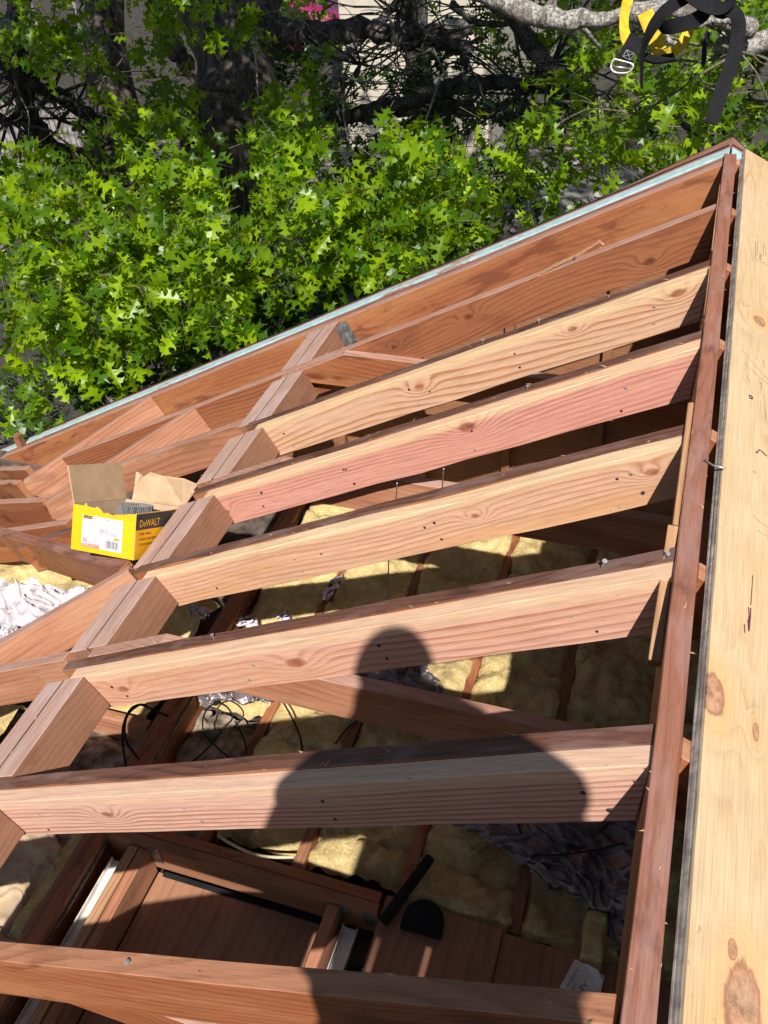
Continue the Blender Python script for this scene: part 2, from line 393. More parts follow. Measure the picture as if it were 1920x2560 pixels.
M_NAILD = simple('nail_dark', (0.05, 0.045, 0.06), 0.5, 0.5, .3, 30)
M_RUBBER = simple('black_foam', (0.010, 0.010, 0.012), 0.85, bump=.4, spec=.2)
M_WHITE = simple('white_painted_metal', (0.72, 0.70, 0.66), 0.4, 0.0, .12, 18, col2=(.5, .47, .42))
M_PLASTER = simple('dusty_plaster', (0.34, 0.26, 0.19), 0.9, noise_amt=.5, scale=14, bump=.5)
M_KRAFT = simple('kraft_paper', (0.40, 0.30, 0.19), 0.75, noise_amt=.4, scale=9, bump=.3, col2=(.30, .22, .14))
M_GREYM = simple('grey_lath_metal', (0.26, 0.26, 0.26), 0.55, .5, .4, 30)
M_CARD = simple('cardboard', (0.42, 0.285, 0.165), 0.8, noise_amt=.1, scale=20)
M_CARDIN = simple('cardboard_inner', (0.40, 0.285, 0.18), 0.82, noise_amt=.08, scale=20)
def torn_mat():
    return simple('torn_card_edge', (0.60, 0.48, 0.36), .9, noise_amt=.2, scale=90)
M_TORN = torn_mat()
M_YEL = simple('yellow_print', (0.74, 0.36, 0.004), 0.42, noise_amt=.06, scale=8)
M_YEL2 = simple('yellow_print_side', (0.70, 0.33, 0.004), 0.42, noise_amt=.1, scale=8)
M_INK = simple('black_ink', (0.018, 0.018, 0.018), 0.5, noise_amt=0)
M_LABEL = simple('label_paper', (0.60, 0.56, 0.62), 0.55, noise_amt=.04)
M_RED = simple('label_red', (0.66, 0.18, 0.12), 0.55, noise_amt=.1)
M_ORA = simple('label_orange', (0.80, 0.33, 0.02), 0.55, noise_amt=.05)
M_PURP = simple('marker_purple', (0.09, 0.012, 0.05), 0.6, noise_amt=.2)
M_STAMP = simple('stamp_ink', (0.16, 0.10, 0.07), 0.7, noise_amt=.3, scale=200)
M_BLUEINK = simple('blue_stain', (0.03, 0.10, 0.20), .6)
def insul_mat():
    b = NB('glass_fibre'); P = b.obj()
    n = b.noise(P, 7.0, 6.0, .65); n2 = b.noise(P, 26.0, 6.0, .7); n3 = b.noise(P, 2.3, 2.0)
    col = b.ramp(n2, [(0.3, (0.64, 0.46, 0.17)), (0.7, (0.93, 0.76, 0.38))])
    col = b.mix(b.m_('MULTIPLY', b.smooth(b.m_('ADD', n, b.m_('MULTIPLY', b.m_('SUBTRACT', n3, .5), .5)), .57, .72), .5), col, (0.20, 0.125, 0.06))
    fib = b.noise(P, 120.0, 5.0, .75, 1.5)
    col = b.mix(1.0, col, b.ramp(fib, [(.32, .66), (.68, 1.1)]), 'MULTIPLY')
    b.bump(b.m_('ADD', b.m_('ADD', b.m_('MULTIPLY', fib, .8), n2), b.m_('MULTIPLY', n, .8)), 1.0, 0.014)
    return b.fin(col, 0.95, None, .1)
M_INS = insul_mat()
def plastic_mat(name='silver_poly_film', c=(0.33, 0.29, 0.30), rough=.22):
    b = NB(name); P = b.obj()
    n = b.noise(b.v_('MULTIPLY', P, (14.0, 5.0, 8.0)), 1.0, 5.0, .65, 1.0)
    n2 = b.noise(b.v_('MULTIPLY', P, (40.0, 14.0, 30.0)), 1.0, 3.0, .6, 1.5)
    col = b.mix(b.smooth(n, .4, .7), c, tuple(min(1, v * 1.6) for v in c))
    b.bump(b.m_('ADD', n, b.m_('MULTIPLY', n2, .35)), .6, 0.012)
    return b.fin(col, rough, .25, .7)
M_FILM = plastic_mat(c=(0.11, 0.092, 0.095), rough=.33)
M_FILMW = plastic_mat('white_poly_film', (0.50, 0.46, 0.47), .25)
def web_mat(name, c):
    b = NB(name); P = b.obj(); x, y, z = b.sep(P)
    s = b.m_('SINE', b.m_('MULTIPLY', b.m_('ADD', b.m_('ADD', x, z), b.m_('MULTIPLY', y, .6)), 2600.0))
    n = b.noise(P, 40, 4)
    col = b.mix(b.smooth(n, .3, .8), c, tuple(v * .6 for v in c))
    b.bump(s, .25, .0005)
    return b.fin(col, .75, None, .12)
M_WEBK = web_mat('black_webbing', (0.009, 0.009, 0.011))
M_WEBY = web_mat('yellow_webbing', (0.56, 0.39, 0.03))
M_THREAD = simple('grey_thread', (0.45, 0.42, 0.42), .8)
M_BUCK = simple('worn_aluminium', (0.50, 0.48, 0.44), .38, .8, .3, 60)
def bark_mat(name, a, c, lich=0.0, sc=1.0):
    b = NB(name); P = b.obj()
    f = b.noise(b.v_('MULTIPLY', P, (16.0 * sc, 16.0 * sc, 3.2 * sc)), 1.0, 6.0, .7, .8)
    v = b.vor(b.v_('MULTIPLY', P, (22.0 * sc, 22.0 * sc, 4.0 * sc)), 1.0)
    col = b.mix(b.smooth(f, .35, .65), a, c)
    h = b.m_('ADD', f, b.m_('MULTIPLY', v, -.5))
    if lich:
        ln = b.noise(P, 75.0, 5.0, .7); l2 = b.noise(P, 7.0, 2.0)
        col = b.mix(b.m_('MULTIPLY', b.smooth(b.m_('ADD', ln, b.m_('MULTIPLY', b.m_('SUBTRACT', l2, .5), .5)), .5, .58), lich), col, (.40, .41, .36))
    b.bump(h, 1.0, .035 / sc)
    return b.fin(col, .9, None, .2)
M_BARK = bark_mat('furrowed_bark', (0.17, 0.14, 0.12), (0.035, 0.028, 0.024))
M_BARKD = bark_mat('dark_bark', (0.06, 0.05, 0.043), (0.018, 0.014, 0.012), .25, 1.6)
M_LICH = bark_mat('lichen_bark', (0.23, 0.20, 0.175), (0.10, 0.085, 0.075), .85, 2.5)
M_TWIG = bark_mat('twig_bark', (0.13, 0.12, 0.06), (0.07, 0.06, 0.04), .2, 4)
M_HEART = simple('broken_heartwood', (0.50, 0.33, 0.20), .8, noise_amt=.4, scale=30, bump=.6)
def leaf_mat(name, c1, c2, trans):
    b = NB(name)
    at = b.n.new('ShaderNodeAttribute'); at.attribute_name = 'tint'
    t = b.m_('POWER', b.m_('FRACT', b.m_('ADD', at.outputs['Fac'], b.rnd())), 1.8)
    P = b.obj()
    col = b.mix(t, c1, c2)
    tcol = b.mix(t, tuple(v * .42 for v in trans), trans)
    b.fin(col, .36, None, .35)
    tr = b.n.new('ShaderNodeBsdfTranslucent'); b.l.new(tcol, tr.inputs[0])
    mx = b.n.new('ShaderNodeMixShader'); mx.inputs[0].default_value = .48
    b.l.new(b.b.outputs[0], mx.inputs[1]); b.l.new(tr.outputs[0], mx.inputs[2]); b.l.new(mx.outputs[0], b.out.inputs[0])
    return b.m
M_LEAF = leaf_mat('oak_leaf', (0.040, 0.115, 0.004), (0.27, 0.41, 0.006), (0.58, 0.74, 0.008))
M_LEAFD = leaf_mat('shaded_oak_leaf', (0.022, 0.058, 0.005), (0.045, 0.10, 0.008), (0.06, 0.15, 0.01))  # darker copy of the oak leaf, with shade put into its colour
M_GROUND = simple('leaf_litter_soil', (0.045, 0.036, 0.028), .95, noise_amt=.6, scale=5, bump=.8, col2=(.02, .018, .013), bscale=20)

# ================================================================== SETTING
ground = from_py('ground', [(-150, -120, -5.4), (150, -120, -5.4), (150, 180, -5.4), (-150, 180, -5.4)], [(0, 1, 2, 3)], M_GROUND)
tag(ground, kind='structure')

# ================================================================== ROOF FRAME
roof = tag(empty('roof_frame', (0, 0, -0.2)), 'opened gable roof frame of old brown rafters with pale new boards nailed beside them', 'roof frame')
XTOP = 0.0
# ridge board
ridge = box('ridge_board', roof, (-0.0195, -3.2, -0.19), (0.0195, 2.575, 0.0), [M_OLD, M_TOPR], topmat=1, seed=3, jit=.0014)
def plumb(L, h, gap=0.0, x0=0.0, end='sq'):
    return [(x0, 0), (x0 + h * ST / CT + gap, -h), (L, -h), (L, 0)]
def nail_geo():
    V, F = [], []
    n = 8
    for r_, y_ in ((.0046, .0), (.0044, .0012)):
        for j in range(n): V.append((r_ * math.cos(j * 2 * math.pi / n), y_, r_ * math.sin(j * 2 * math.pi / n)))
    for j in range(n): F.append((j, (j + 1) % n, n + (j + 1) % n, n + j))
    F.append(tuple(range(n, 2 * n)))
    me = bpy.data.meshes.new('nail'); me.from_pydata(V, [], F); me.update(); return me
NAILS = []
for mm in (M_NAIL, M_NAILD):
    q = nail_geo(); q.materials.append(mm); NAILS.append(q)
def nails(bd, pts, ysurf):
    for i, (x, z) in enumerate(pts):
        o = bpy.data.objects.new('nail', NAILS[0 if random.random() < .35 else 1]); COL.objects.link(o)
        o.parent = bd; o.location = (x, ysurf - .0003, z)
        o.rotation_euler = (random.uniform(-.25, .25), 0, random.uniform(-.25, .25))
        s_ = random.uniform(.75, 1.15); o.scale = (s_, 1, s_)
H = 0.140
NEWLAB = {3: 'new yellow board with wavy grain', 4: 'new pink board with a torn knot', 5: 'new cream board with saw marks and a ragged lower edge',
          6: 'new pale rose board with a round knot', 7: 'new striped pink board nearest the camera'}
for k in range(1, 13):
    y = yk(k)
    if k == 1:
        for j, (ya, mt) in enumerate(((2.502, M_OLD1), (2.540, M_OLD))):
            slope_board('rafter', roof, .022, ya + (0.025 if j == 0 else 0.0) * 0, 4.35, ya, .0355, .165 if j == 0 else H, [mt, M_TOPP if j == 0 else M_TOPR], prof=plumb(4.33, .165 if j == 0 else H), topmat=1, seed=11 + j, d=0.001 * j, bow=0.0)
        continue
    if k == 2:
        slope_board('rafter', roof, .022, y, 3.27, y, .038, H, [M_OLD2, M_TOPP], prof=plumb(3.25, H), topmat=1, seed=21)
        continue
    if k == 8:
        slope_board('rafter', roof, .03, y, 3.0, y, .038, .150, [M_OLD, wood('r8_top', (.36, .165, .09), (.20, .075, .038), 60, .6, .12, stain=.4, rndknots=.8, stain_col=(.16, .06, .03))], prof=plumb(2.97, .150), topmat=1, seed=31, jit=.001)
        continue
    if k > 8:
        slope_board('rafter', roof, .022, y, 2.6, y, .038, H, [M_OLD, M_TOP], prof=plumb(2.58, H), topmat=1, seed=40 + k)
        continue
    # old rafter, a little deeper than the board nailed beside it
    slope_board('rafter', roof, .022, y, 1.80 if k != 3 else 1.78, y, .038, .150, [M_OLD, M_TOP], prof=plumb((1.78 if k != 3 else 1.76), .150), topmat=1, seed=50 + k, jit=.0016)
    L = 1.712
    pr = plumb(L, .134, .004)
    if k == 3: pr = [(0, 0), (.073, -.134), (L - .022, -.134), (L, -.10), (L, -.016), (L - .02, 0)]
    if k == 4: pr = [(0, 0), (.073, -.134), (L - .02, -.134), (L - .004, -.07), (L, -.018), (L - .012, 0)]
    s0 = .022
    bd = slope_board('sister_rafter', roof, s0, y - .038, s0 + L, y - .038, .0375, .134, SIS[k], d=0.002, prof=pr, seed=60 + k, jit=.0012 if k != 5 else .003)
    bd['label'] = NEWLAB[k]
    pts = []
    for i in range(4):
        xx = .20 + i * .44 + random.uniform(-.07, .07)
        pts += [(xx, -random.uniform(.045, .06)), (xx + random.uniform(-.04, .05), -random.uniform(.095, .115))]
        if random.random() < .35: pts.append((xx + random.uniform(-.12, .12), -random.uniform(.04, .1)))
    nails(bd, pts, .0375)

# horizontal ties beside some rafters, their ends cut to the slope
def tie(k, near, zt, h, xr, mats, xl=-1.609):
    ya = near
    zl = lambda x: x * ST / CT
    xb = (zt) * CT / ST
    zb = zt - h
    xbb = max(xl, (zb) * CT / ST)
    prof = [(xb, zt), (xbb, zl(xbb) - .001), (xbb, zb), (xr, zb), (xr, zt)]
    if abs(zl(xbb) - zb) < .002: prof.pop(2)
    prof = [(p[0] - xl, p[1]) for p in prof]
    return prism('ceiling_tie', prof, .038, mats, roof, frame((xl, near, 0), (1, 0, 0), (0, 0, 1)), topmat=1, seed=70 + k)
tie(2, yk(2) - .0385, -.672, .15, .9, [M_OLD, M_TOPP])
tie(4, yk(4) + .0385, -.648, .15, 1.2, [M_OLDP, M_TOPP])
tie(6, yk(6) + .0385, -.648, .14, 1.2, [M_OLDP, M_TOPP])
tie(8, yk(8) + .0385, -.70, .14, 1.2, [M_OLD, M_TOPP])

M_HTOP = wood('header_top', (0.42, 0.27, 0.215), (0.30, 0.165, 0.12), 80, 0.5, 0.08, stain=0.3, stain_col=(0.24, 0.13, 0.10), grey=0.5, grey_col=(0.46, 0.35, 0.32), rndknots=.4, bump=.5)
M_HDR = wood('header_brown', (0.25, 0.125, 0.075), (0.17, 0.072, 0.04), 75, 0.5, 0.09, stain=0.4, stain_col=(0.14, 0.06, 0.035), rndknots=.6)
# double header running parallel to the ridge, in blocks between the rafters
bays = [(2.167, 2.500), (1.76, 2.089), (1.394, 1.682), (.949, 1.276), (.581, .870), (.136, .463), (-.270, .057), (-.68, -.312)]
for i, (ya, yb) in enumerate(bays):
    for j, (sa, sb) in enumerate(((1.670, 1.7505), (1.7585, 1.838))):
        a = RP(sb, ya); x = Vector((0, 1, 0)); ydir = NL.cross(x)      # towards smaller s?
        o = RP(sa if ydir.dot(AL) > 0 else sb, ya, .002 * j)
        prism('header_block', rect(yb - ya, .122), sb - sa, [M_HDR, M_HTOP], roof, frame(o, x, NL), topmat=1, seed=80 + i * 2 + j)
for i, (ya, yb) in enumerate(bays):
    o = RP(1.7500, ya + .002, .0020)
    prism('dark_gap_strip', rect(yb - ya - .004, .115), .009, M_GAP, roof, frame(o, (0, 1, 0), NL), bev=0, jit=0)  # dark strip added in the crack, standing in for its shade and dirt
# joist hanger at the header's far end
hg = from_py('joist_hanger', [], [], M_STEEL, roof)
V, F = [], []
def addbox(V, F, o, ax, ay, az):
    b = len(V); o = Vector(o)
    for i in (0, 1):
        for j in (0, 1):
            for k in (0, 1): V.append(o + ax * i + ay * j + az * k)
    for f in ((0, 1, 3, 2), (4, 6, 7, 5), (0, 4, 5, 1), (2, 3, 7, 6), (0, 2, 6, 4), (1, 5, 7, 3)): F.append(tuple(b + q for q in f))
for s0, sg in ((1.668, -1), (1.840, 1)):
    addbox(V, F, RP(s0, 2.44, .012), AL * (.002 * sg), Vector((0, .058, 0)), -NL * .105)
    addbox(V, F, RP(s0, 2.4965, .012), AL * (.032 * sg), Vector((0, .002, 0)), -NL * .105)
hg.data.from_pydata([tuple(v) for v in V], [], F); hg.data.update()

# left of the header: rafter tails, diagonal cut-in boards and jack boards
slope_board('rafter', roof, 1.842, 1.780, 2.80, 1.80, .038, H, [M_OLDP, M_TOPP], topmat=1, seed=101)
slope_board('rafter', roof, 1.842, 1.39, 2.9, 1.36, .038, H, [M_OLD, M_TOP], topmat=1, seed=111, d=.02)
slope_board('rafter', roof, 1.842, .552, 3.0, .55, .038, H, [M_OLDP, M_TOPP], topmat=1, seed=102, d=.003)
slope_board('rafter', roof, 1.842, .145, 3.0, .145, .038, H, [M_OLDP, M_TOPP], topmat=1, seed=112, d=.003)
slope_board('diagonal_board', roof, 2.865, 2.49, 3.49, 1.995, .038, .15, [M_OLDP, M_TOPP], topmat=1, seed=103, d=-.004, prof=[(0, 0), (0, -.15), (.74, -.15), (.79, -.075), (.775, 0)])
slope_board('diagonal_board', roof, 2.31, 2.12, 2.985, 1.645, .038, .15, [M_OLDP, M_TOPP], topmat=1, seed=104, d=-.004, prof=[(0, 0), (0, -.15), (.77, -.15), (.822, -.08), (.80, 0)])
slope_board('diagonal_board', roof, 1.850, .938, 3.05, .285, .042, H, [M_OLDP, M_TOPP], topmat=1, seed=105, d=.002)
fb = slope_board('hip_board', roof, 1.905, .955, 3.65, 1.72, .046, .165, [M_OLD2, M_TOPR], topmat=1, seed=106)
slope_board('eave_board', roof, 4.46, 2.50, 4.46, -2.6, .04, .17, [M_OLD, M_TOPP], topmat=1, seed=107)
fb['label'] = 'wide old board that the yellow box leans on'
for (sa, ya, sb, yb) in ((3.62, 2.17, 4.42, 2.465), (3.55, 2.02, 4.42, 2.34), (3.03, 1.700, 4.42, 2.13), (2.595, 1.405, 4.42, 1.76)):
    slope_board('jack_rafter', roof, sa, ya, sb, yb, .036, .17, [M_OLD, M_TOPP], topmat=1, seed=int(sa * 100))
# splintered scabs on the ridge board's left side
def scab(y0, y1, dz0, dz1, w_, h):
    prism('scab_board', [(0, 0), (.02, -h), (y1 - y0, -h * .35), (y1 - y0, 0)], w_, [M_OLD, M_RAW], roof, frame((-.0205, y0, dz0), (0, y1 - y0, dz1 - dz0), (0, 0, 1)), topmat=1, seed=int(y0 * 77 + 400), jit=.002)
scab(.30, .60, -.060, -.006, .020, .05)
scab(.60, 1.02, -.010, -.006, .012, .05)
scab(1.42, 1.70, -.004, -.003, .003, .02)
scab(1.8, 2.3, -.004, -.003, .003, .015)
# right slope: rafters and the plywood sheet
for k in range(1, 13):
    y = yk(k) - (.012 if k % 2 else .03)
    prism('rafter', [(0.021 / CT, 0), (0.021 / CT + H * ST / CT, -H), (2.6, -H), (2.6, 0)], .038, [M_OLD, M_OLDP], roof, frame((0, y + 0.0, -.001), AR, NR), topmat=1, seed=200 + k)
PLY_KNOTS = [(1.478, 0.120, .016, .75), (0.210, 0.054, .020, .55), (-0.236, 0.124, .022, .45), (-.170, .108, .006, .5), (0.835, .118, .003, 1.0), (.93, .20, .008, .5), (-.6, .4, .02, .6), (1.9, .35, .02, .6), (.185, .135, .005, .35)]
M_PLY = ply_mat()
PY0, PY1, PX0, PX1 = -2.6, 2.640, 0.0425, 2.46
lay = [(0.0005, .0038, M_VEN), (.0040, .0078, M_VEN2), (.0080, .0118, M_VEN), (.0120, .0158, M_VEN2), (.0160, .0200, M_PLY)]
V, F, MI = [], [], []
for i, (a, b_, m) in enumerate(lay):
    e = (-.0035, -.0022, -.0018, -.0002, .0012)[i]
    n0 = len(V)
    # local frame: x = world y, y = down the right slope, z = normal
    nseg = 60
    for j in range(nseg + 1):
        xx = PY0 + (PY1 - PY0) * j / nseg
        jt = random.uniform(-.0006, .0006)
        for (yy, zz) in ((PX0 + e + jt, a), (PX1, a), (PX1, b_), (PX0 + e + jt + (b_ - a) * .25, b_)): V.append((xx, yy, zz))
    for j in range(nseg):
        p = n0 + 4 * j
        for q in range(4): F.append((p + q, p + (q + 1) % 4, p + 4 + (q + 1) % 4, p + 4 + q)); MI.append(i)
    F.append((n0 + 3, n0 + 2, n0 + 1, n0)); MI.append(i)
    F.append((n0 + 4 * nseg, n0 + 4 * nseg + 1, n0 + 4 * nseg + 2, n0 + 4 * nseg + 3)); MI.append(i)
PM = Matrix(((0, AR.x, NR.x, 0), (1, 0, 0, 0), (0, AR.z, NR.z, 0), (0, 0, 0, 1)))
me = bpy.data.meshes.new('plywood_sheet'); me.from_pydata(V, [], F); me.update()
ply = addmesh('plywood_sheet', me, [l[2] for l in lay], roof, PM)
me.polygons.foreach_set('material_index', MI)
bmx = bmesh.new(); bmx.from_mesh(me); bmesh.ops.recalc_face_normals(bmx, faces=bmx.faces); bmx.to_mesh(me); bmx.free()
ply['label'] = 'yellow plywood sheet with knots and pen marks'
# pen marks, stamp and pencil on the plywood (flat print)
def ply_pt(x, y, d=.0004): return PM @ Vector((x, y, .0200 + d))
def atply(px, py, d=.0006):
    o = PM @ Vector((0, 0, .02 + d)); dr = ray(px, py); t = (o - CAM).dot(NR) / dr.dot(NR); return CAM + dr * t
def strokes(name, parent, lines, wd, mat, fn, nrm):
    V, F = [], []
    for L in lines:
        P = [fn(*p) for p in L]
        for i in range(len(P) - 1):
            a, b_ = P[i], P[i + 1]; t = (b_ - a); sd = t.cross(nrm).normalized() * wd * random.uniform(.6, 1.2)
            n = len(V); V += [a - sd, a + sd, b_ + sd, b_ - sd]; F.append((n, n + 1, n + 2, n + 3))
    return from_py(name, V, F, mat, parent)
strokes('pen_mark', ply, [[(1882, 1438), (1880, 1470), (1878, 1500), (1877, 1513)], [(1872, 1518), (1873, 1540), (1871, 1560), (1872, 1578)], [(1868, 1553), (1876, 1549)], [(1861, 1560), (1862, 1582)], [(1877, 1520), (1876, 1545), (1873, 1575)]], .0011, M_PURP, atply, NR)
strokes('pen_mark', ply, [[(1888, 1128), (1893, 1133), (1898, 1124), (1905, 1128), (1914, 1138), (1919, 1140)], [(1873, 988), (1880, 990), (1881, 997), (1875, 995), (1873, 988)]], .0018, M_INK, atply, NR)
strokes('pencil_line', ply, [[(1855, 875), (1880, 905), (1905, 932), (1920, 948)], [(1858, 905), (1890, 935), (1920, 960)], [(1910, 898), (1908, 908), (1912, 918)], [(1874, 935), (1868, 942), (1876, 955)], [(1895, 948), (1905, 958), (1902, 975)],
                            [(1882, 1288), (1900, 1305), (1920, 1318)], [(1893, 1325), (1920, 1342)], [(1909, 985), (1912, 1020), (1915, 1050)]], .0004, M_STAMP, atply, NR)
strokes('stamp', ply, [[(1890, 602), (1888, 648), (1908, 657), (1920, 664)], [(1894, 602), (1893, 640)], [(1908, 610), (1909, 640)], [(1912, 612), (1915, 640)]], .0006, M_STAMP, atply, NR)
def text_obj(name, parent, body, size, M, mat, align='LEFT', ext=0.0, sx=1.0):
    cu = bpy.data.curves.new(name, 'FONT'); cu.body = body; cu.size = size; cu.align_x = align; cu.resolution_u = 2
    cu.extrude = ext
    to = bpy.data.objects.new(name + '_tmp', cu); COL.objects.link(to)
    dg = bpy.context.evaluated_depsgraph_get(); dg.update()
    me = bpy.data.meshes.new_from_object(to.evaluated_get(dg)); me.name = name
    bpy.data.objects.remove(to); bpy.data.curves.remove(cu)
    for v in me.vertices: v.co.x *= sx
    me.materials.clear(); me.materials.append(mat)
    o = bpy.data.objects.new(name, me); COL.objects.link(o); o.matrix_basis = M
    if parent: setp(o, parent)
    return o
a = atply(1903, 650); b_ = atply(1905, 600)
text_obj('stamp', ply, 'BY FACE', .010, frame(a, (b_ - a), NR), M_STAMP)

slope_board('roof_sheathing', roof, .50, -2.66, 2.6, -2.66, 2.0, .018, M_OLDP, d=-.0205, seed=290)  # unseen sheets that keep sun off the deck; gap shaped for one patch
slope_board('roof_sheathing', roof, .03, -2.66, .22, -2.66, 2.0, .018, M_OLDP, d=-.0205, seed=291)
# gable trim: painted board, brown rake trim and drip edge, both slopes
for nm, ya, yb, h, dd, mats, s1 in (('painted_rake_board', 2.5775, 2.634, .19, -.004, M_BLUE, 4.35), ('rake_trim', 2.6355, 2.6435, .20, -.006, [M_OLD, M_TOPR], 4.35), ('drip_edge', 2.645, 2.6485, .06, -.010, M_BLACK, 4.36)):
    slope_board(nm, roof, .003, ya, s1, ya, yb - ya, h, mats, d=dd, prof=plumb(s1, h, 0, 0), topmat=1 if isinstance(mats, list) else None, seed=300)
    prism(nm, plumb(2.6, h), yb - ya, mats, roof, frame((.003, ya, -.001 - dd), AR, NR), topmat=1 if isinstance(mats, list) else None, seed=301)
# triangular cap pieces at the apex
for sg, A_, N_ in ((-1, AL, NL), (1, AR, NR)):
    V, F = [], []
    b0 = [Vector((0, 2.650, .010)), Vector((0, 2.708, .012))]
    q = [b0[0], b0[1], A_ * (.50 if sg < 0 else .10) + Vector((0, 2.651, .010))]
    top = q; bot = [p - N_ * .05 for p in q]
    V = top + bot
    F = [(0, 1, 2), (5, 4, 3), (0, 3, 4, 1), (1, 4, 5, 2), (2, 5, 3, 0)]
    from_py('rake_cap', V, F, M_TOPR, roof)
    a = Vector((0, 2.709, .013)); b_ = A_ * (.51 if sg < 0 else .10) + Vector((0, 2.652, .012))
    prism('drip_edge', rect((b_ - a).length, .05), .004, M_BLACK, roof, frame(a, b_ - a, N_), bev=0)
for (px, py) in ((1290, 582), (1302, 577)):
    pass
a = RP(.905, 2.590, -.0045)
text_obj('lettering', roof, 'Mc', .018, frame(a, -AL, NL), M_BLUEINK)
text_obj('lettering', roof, 'VE', .012, frame(RP(.86, 2.603, -.0045), -AL, NL), M_BLUEINK)
text_obj('lettering', roof, 'MARLU', .008, frame(RP(.82, 2.607, -.0045), -AL, NL), M_BLUEINK)
# blue paint drips on the end rafter's top
V, F = [], []
for i in range(26):
    s_ = 0.72 + i * .032 + random.uniform(-.01, .01)
    if random.random() < .25: continue
    y_ = 2.508 + random.uniform(0, .012); w1 = random.uniform(.006, .012); w2 = random.uniform(.004, .009)
    n = len(V); V += [RP(s_, y_, -.0012), RP(s_ + w1, y_ + .002, -.0012), RP(s_ + w1 * .8, y_ + w2, -.0012), RP(s_ - .001, y_ + w2, -.0012)]; F.append((n, n + 1, n + 2, n + 3))
from_py('paint_spot', V, F, simple('blue_drips', (.12, .34, .42), .6), roof)
# gable end wall under the end rafter
gw = empty('gable_wall', (0, 2.6, -5.4)); tag(gw, 'gable end wall of the house below the blue rake board', 'wall')
V = [(-4.4, 2.577, -5.4), (2.2, 2.577, -5.4), (2.2, 2.577, -1.28), (0, 2.577, -.2), (-4.4, 2.577, -2.42)]
V2 = [(v[0], 2.60, v[2]) for v in V]
from_py('wall_sheathing', V + V2, [(0, 1, 2, 3, 4), (9, 8, 7, 6, 5)] + [(i, i + 5, (i + 1) % 5 + 5, (i + 1) % 5) for i in range(5)], M_DARKW, gw)
for i in range(16):
    zb = -5.4 + i * .26
    xl = -4.4
    from_py('siding_board', [(xl, 2.601, zb), (2.2, 2.601, zb), (2.2, 2.618, zb), (xl, 2.618, zb), (xl, 2.601, zb + .255), (2.2, 2.601, zb + .255), (2.2, 2.606, zb + .255), (xl, 2.606, zb + .255)],
            [(0, 1, 2, 3), (4, 7, 6, 5), (3, 2, 6, 7), (0, 3, 7, 4), (1, 5, 6, 2)], M_BLUE, gw) if zb + .26 < -2.5 else None
for i in range(9):
    x = -3.6 + i * .4064
    zt = -abs(x) * ST / CT - .20
    if x < .8: box('stud', gw, (x, 2.535, -1.76), (x + .038, 2.575, zt), M_DARKW, 'y', seed=i + 500)

# raw splinters and chips left by the pulled sheathing
rs_ = random.Random(12); V, F = [], []
def chip(o, d, n_, L, w_):
    sd = d.cross(n_).normalized() * w_; b0 = len(V)
    V.extend([o - sd, o + sd, o + d * L + n_ * L * rs_.uniform(.05, .6), o + d * L * .4 + n_ * .002])
    F.extend([(b0, b0 + 1, b0 + 2), (b0, b0 + 3, b0 + 2), (b0 + 1, b0 + 3, b0 + 2)])
for i in range(75):
    k = rs_.randrange(2, 9); s_ = rs_.uniform(.05, 1.6); dy = rs_.choice((.001, .019, .036)) + rs_.uniform(-.002, .002)
    d_ = (AL * rs_.choice((-1, 1)) + Vector((0, rs_.uniform(-.6, .6), 0))).normalized()
    chip(RP(s_, yk(k) + dy, -.0008), d_, NL, rs_.uniform(.006, .022), rs_.uniform(.0008, .0028))
for i in range(34):
    y_ = rs_.uniform(-.6, 2.5); sg = rs_.choice((-1, 1, 1, .2))
    d_ = Vector((rs_.uniform(-.5, 1) * sg, rs_.uniform(-1, 1), 0)).normalized()
    chip(Vector((.0185 * sg, y_, .0005)), d_, Vector((0, 0, 1)), rs_.uniform(.004, .012), rs_.uniform(.0006, .002))
for i in range(50):
    y_ = rs_.uniform(-.6, 2.4); chip(RP(rs_.choice((1.672, 1.746, 1.762, 1.836)), y_, -.0008), Vector((rs_.uniform(-.3, .3), 1, 0)).normalized(), NL, rs_.uniform(.005, .018), rs_.uniform(.0006, .0018))
o = from_py('splinters', V, F, simple('fresh_splinter', (.50, .31, .17), .8, noise_amt=.3, scale=60), roof); o['kind'] = 'stuff'
# small loose bits on the frame
def sliver(parent, pts, w_, mat, th=.001):
    V, F = [], []
    P = [Vector(p) for p in pts]
    for i, p in enumerate(P):
        t = (P[min(i + 1, len(P) - 1)] - P[max(i - 1, 0)]).normalized(); sd = t.cross(NL).normalized() * w_ * (.35 + .65 * math.sin(math.pi * (i + .5) / len(P)))
        V += [p - sd, p + sd, p + sd - NL * th, p - sd - NL * th]
    for i in range(len(P) - 1):
        for q in range(4): F.append((4 * i + q, 4 * i + (q + 1) % 4, 4 * i + 4 + (q + 1) % 4, 4 * i + 4 + q))
    F.append((0, 3, 2, 1)); n = 4 * (len(P) - 1); F.append((n, n + 1, n + 2, n + 3))
    return from_py('wood_splinter', V, F, mat, parent)
sp = sliver(None, [RP(.66, 2.13, -.002), RP(.58, 2.15, -.008), RP(.50, 2.165, -.008), RP(.41, 2.18, -.020)], .012, M_RAW, .003)
tag(sp, 'long pale split of wood lying on the second rafter below the blue edge', 'wood splinter')
sp = sliver(None, [RP(.41, 2.182, -.021), RP(.395, 2.160, -.010)], .004, M_RAW, .002)
tag(sp, 'short pale broken tip beside the long split on the second rafter', 'wood splinter')
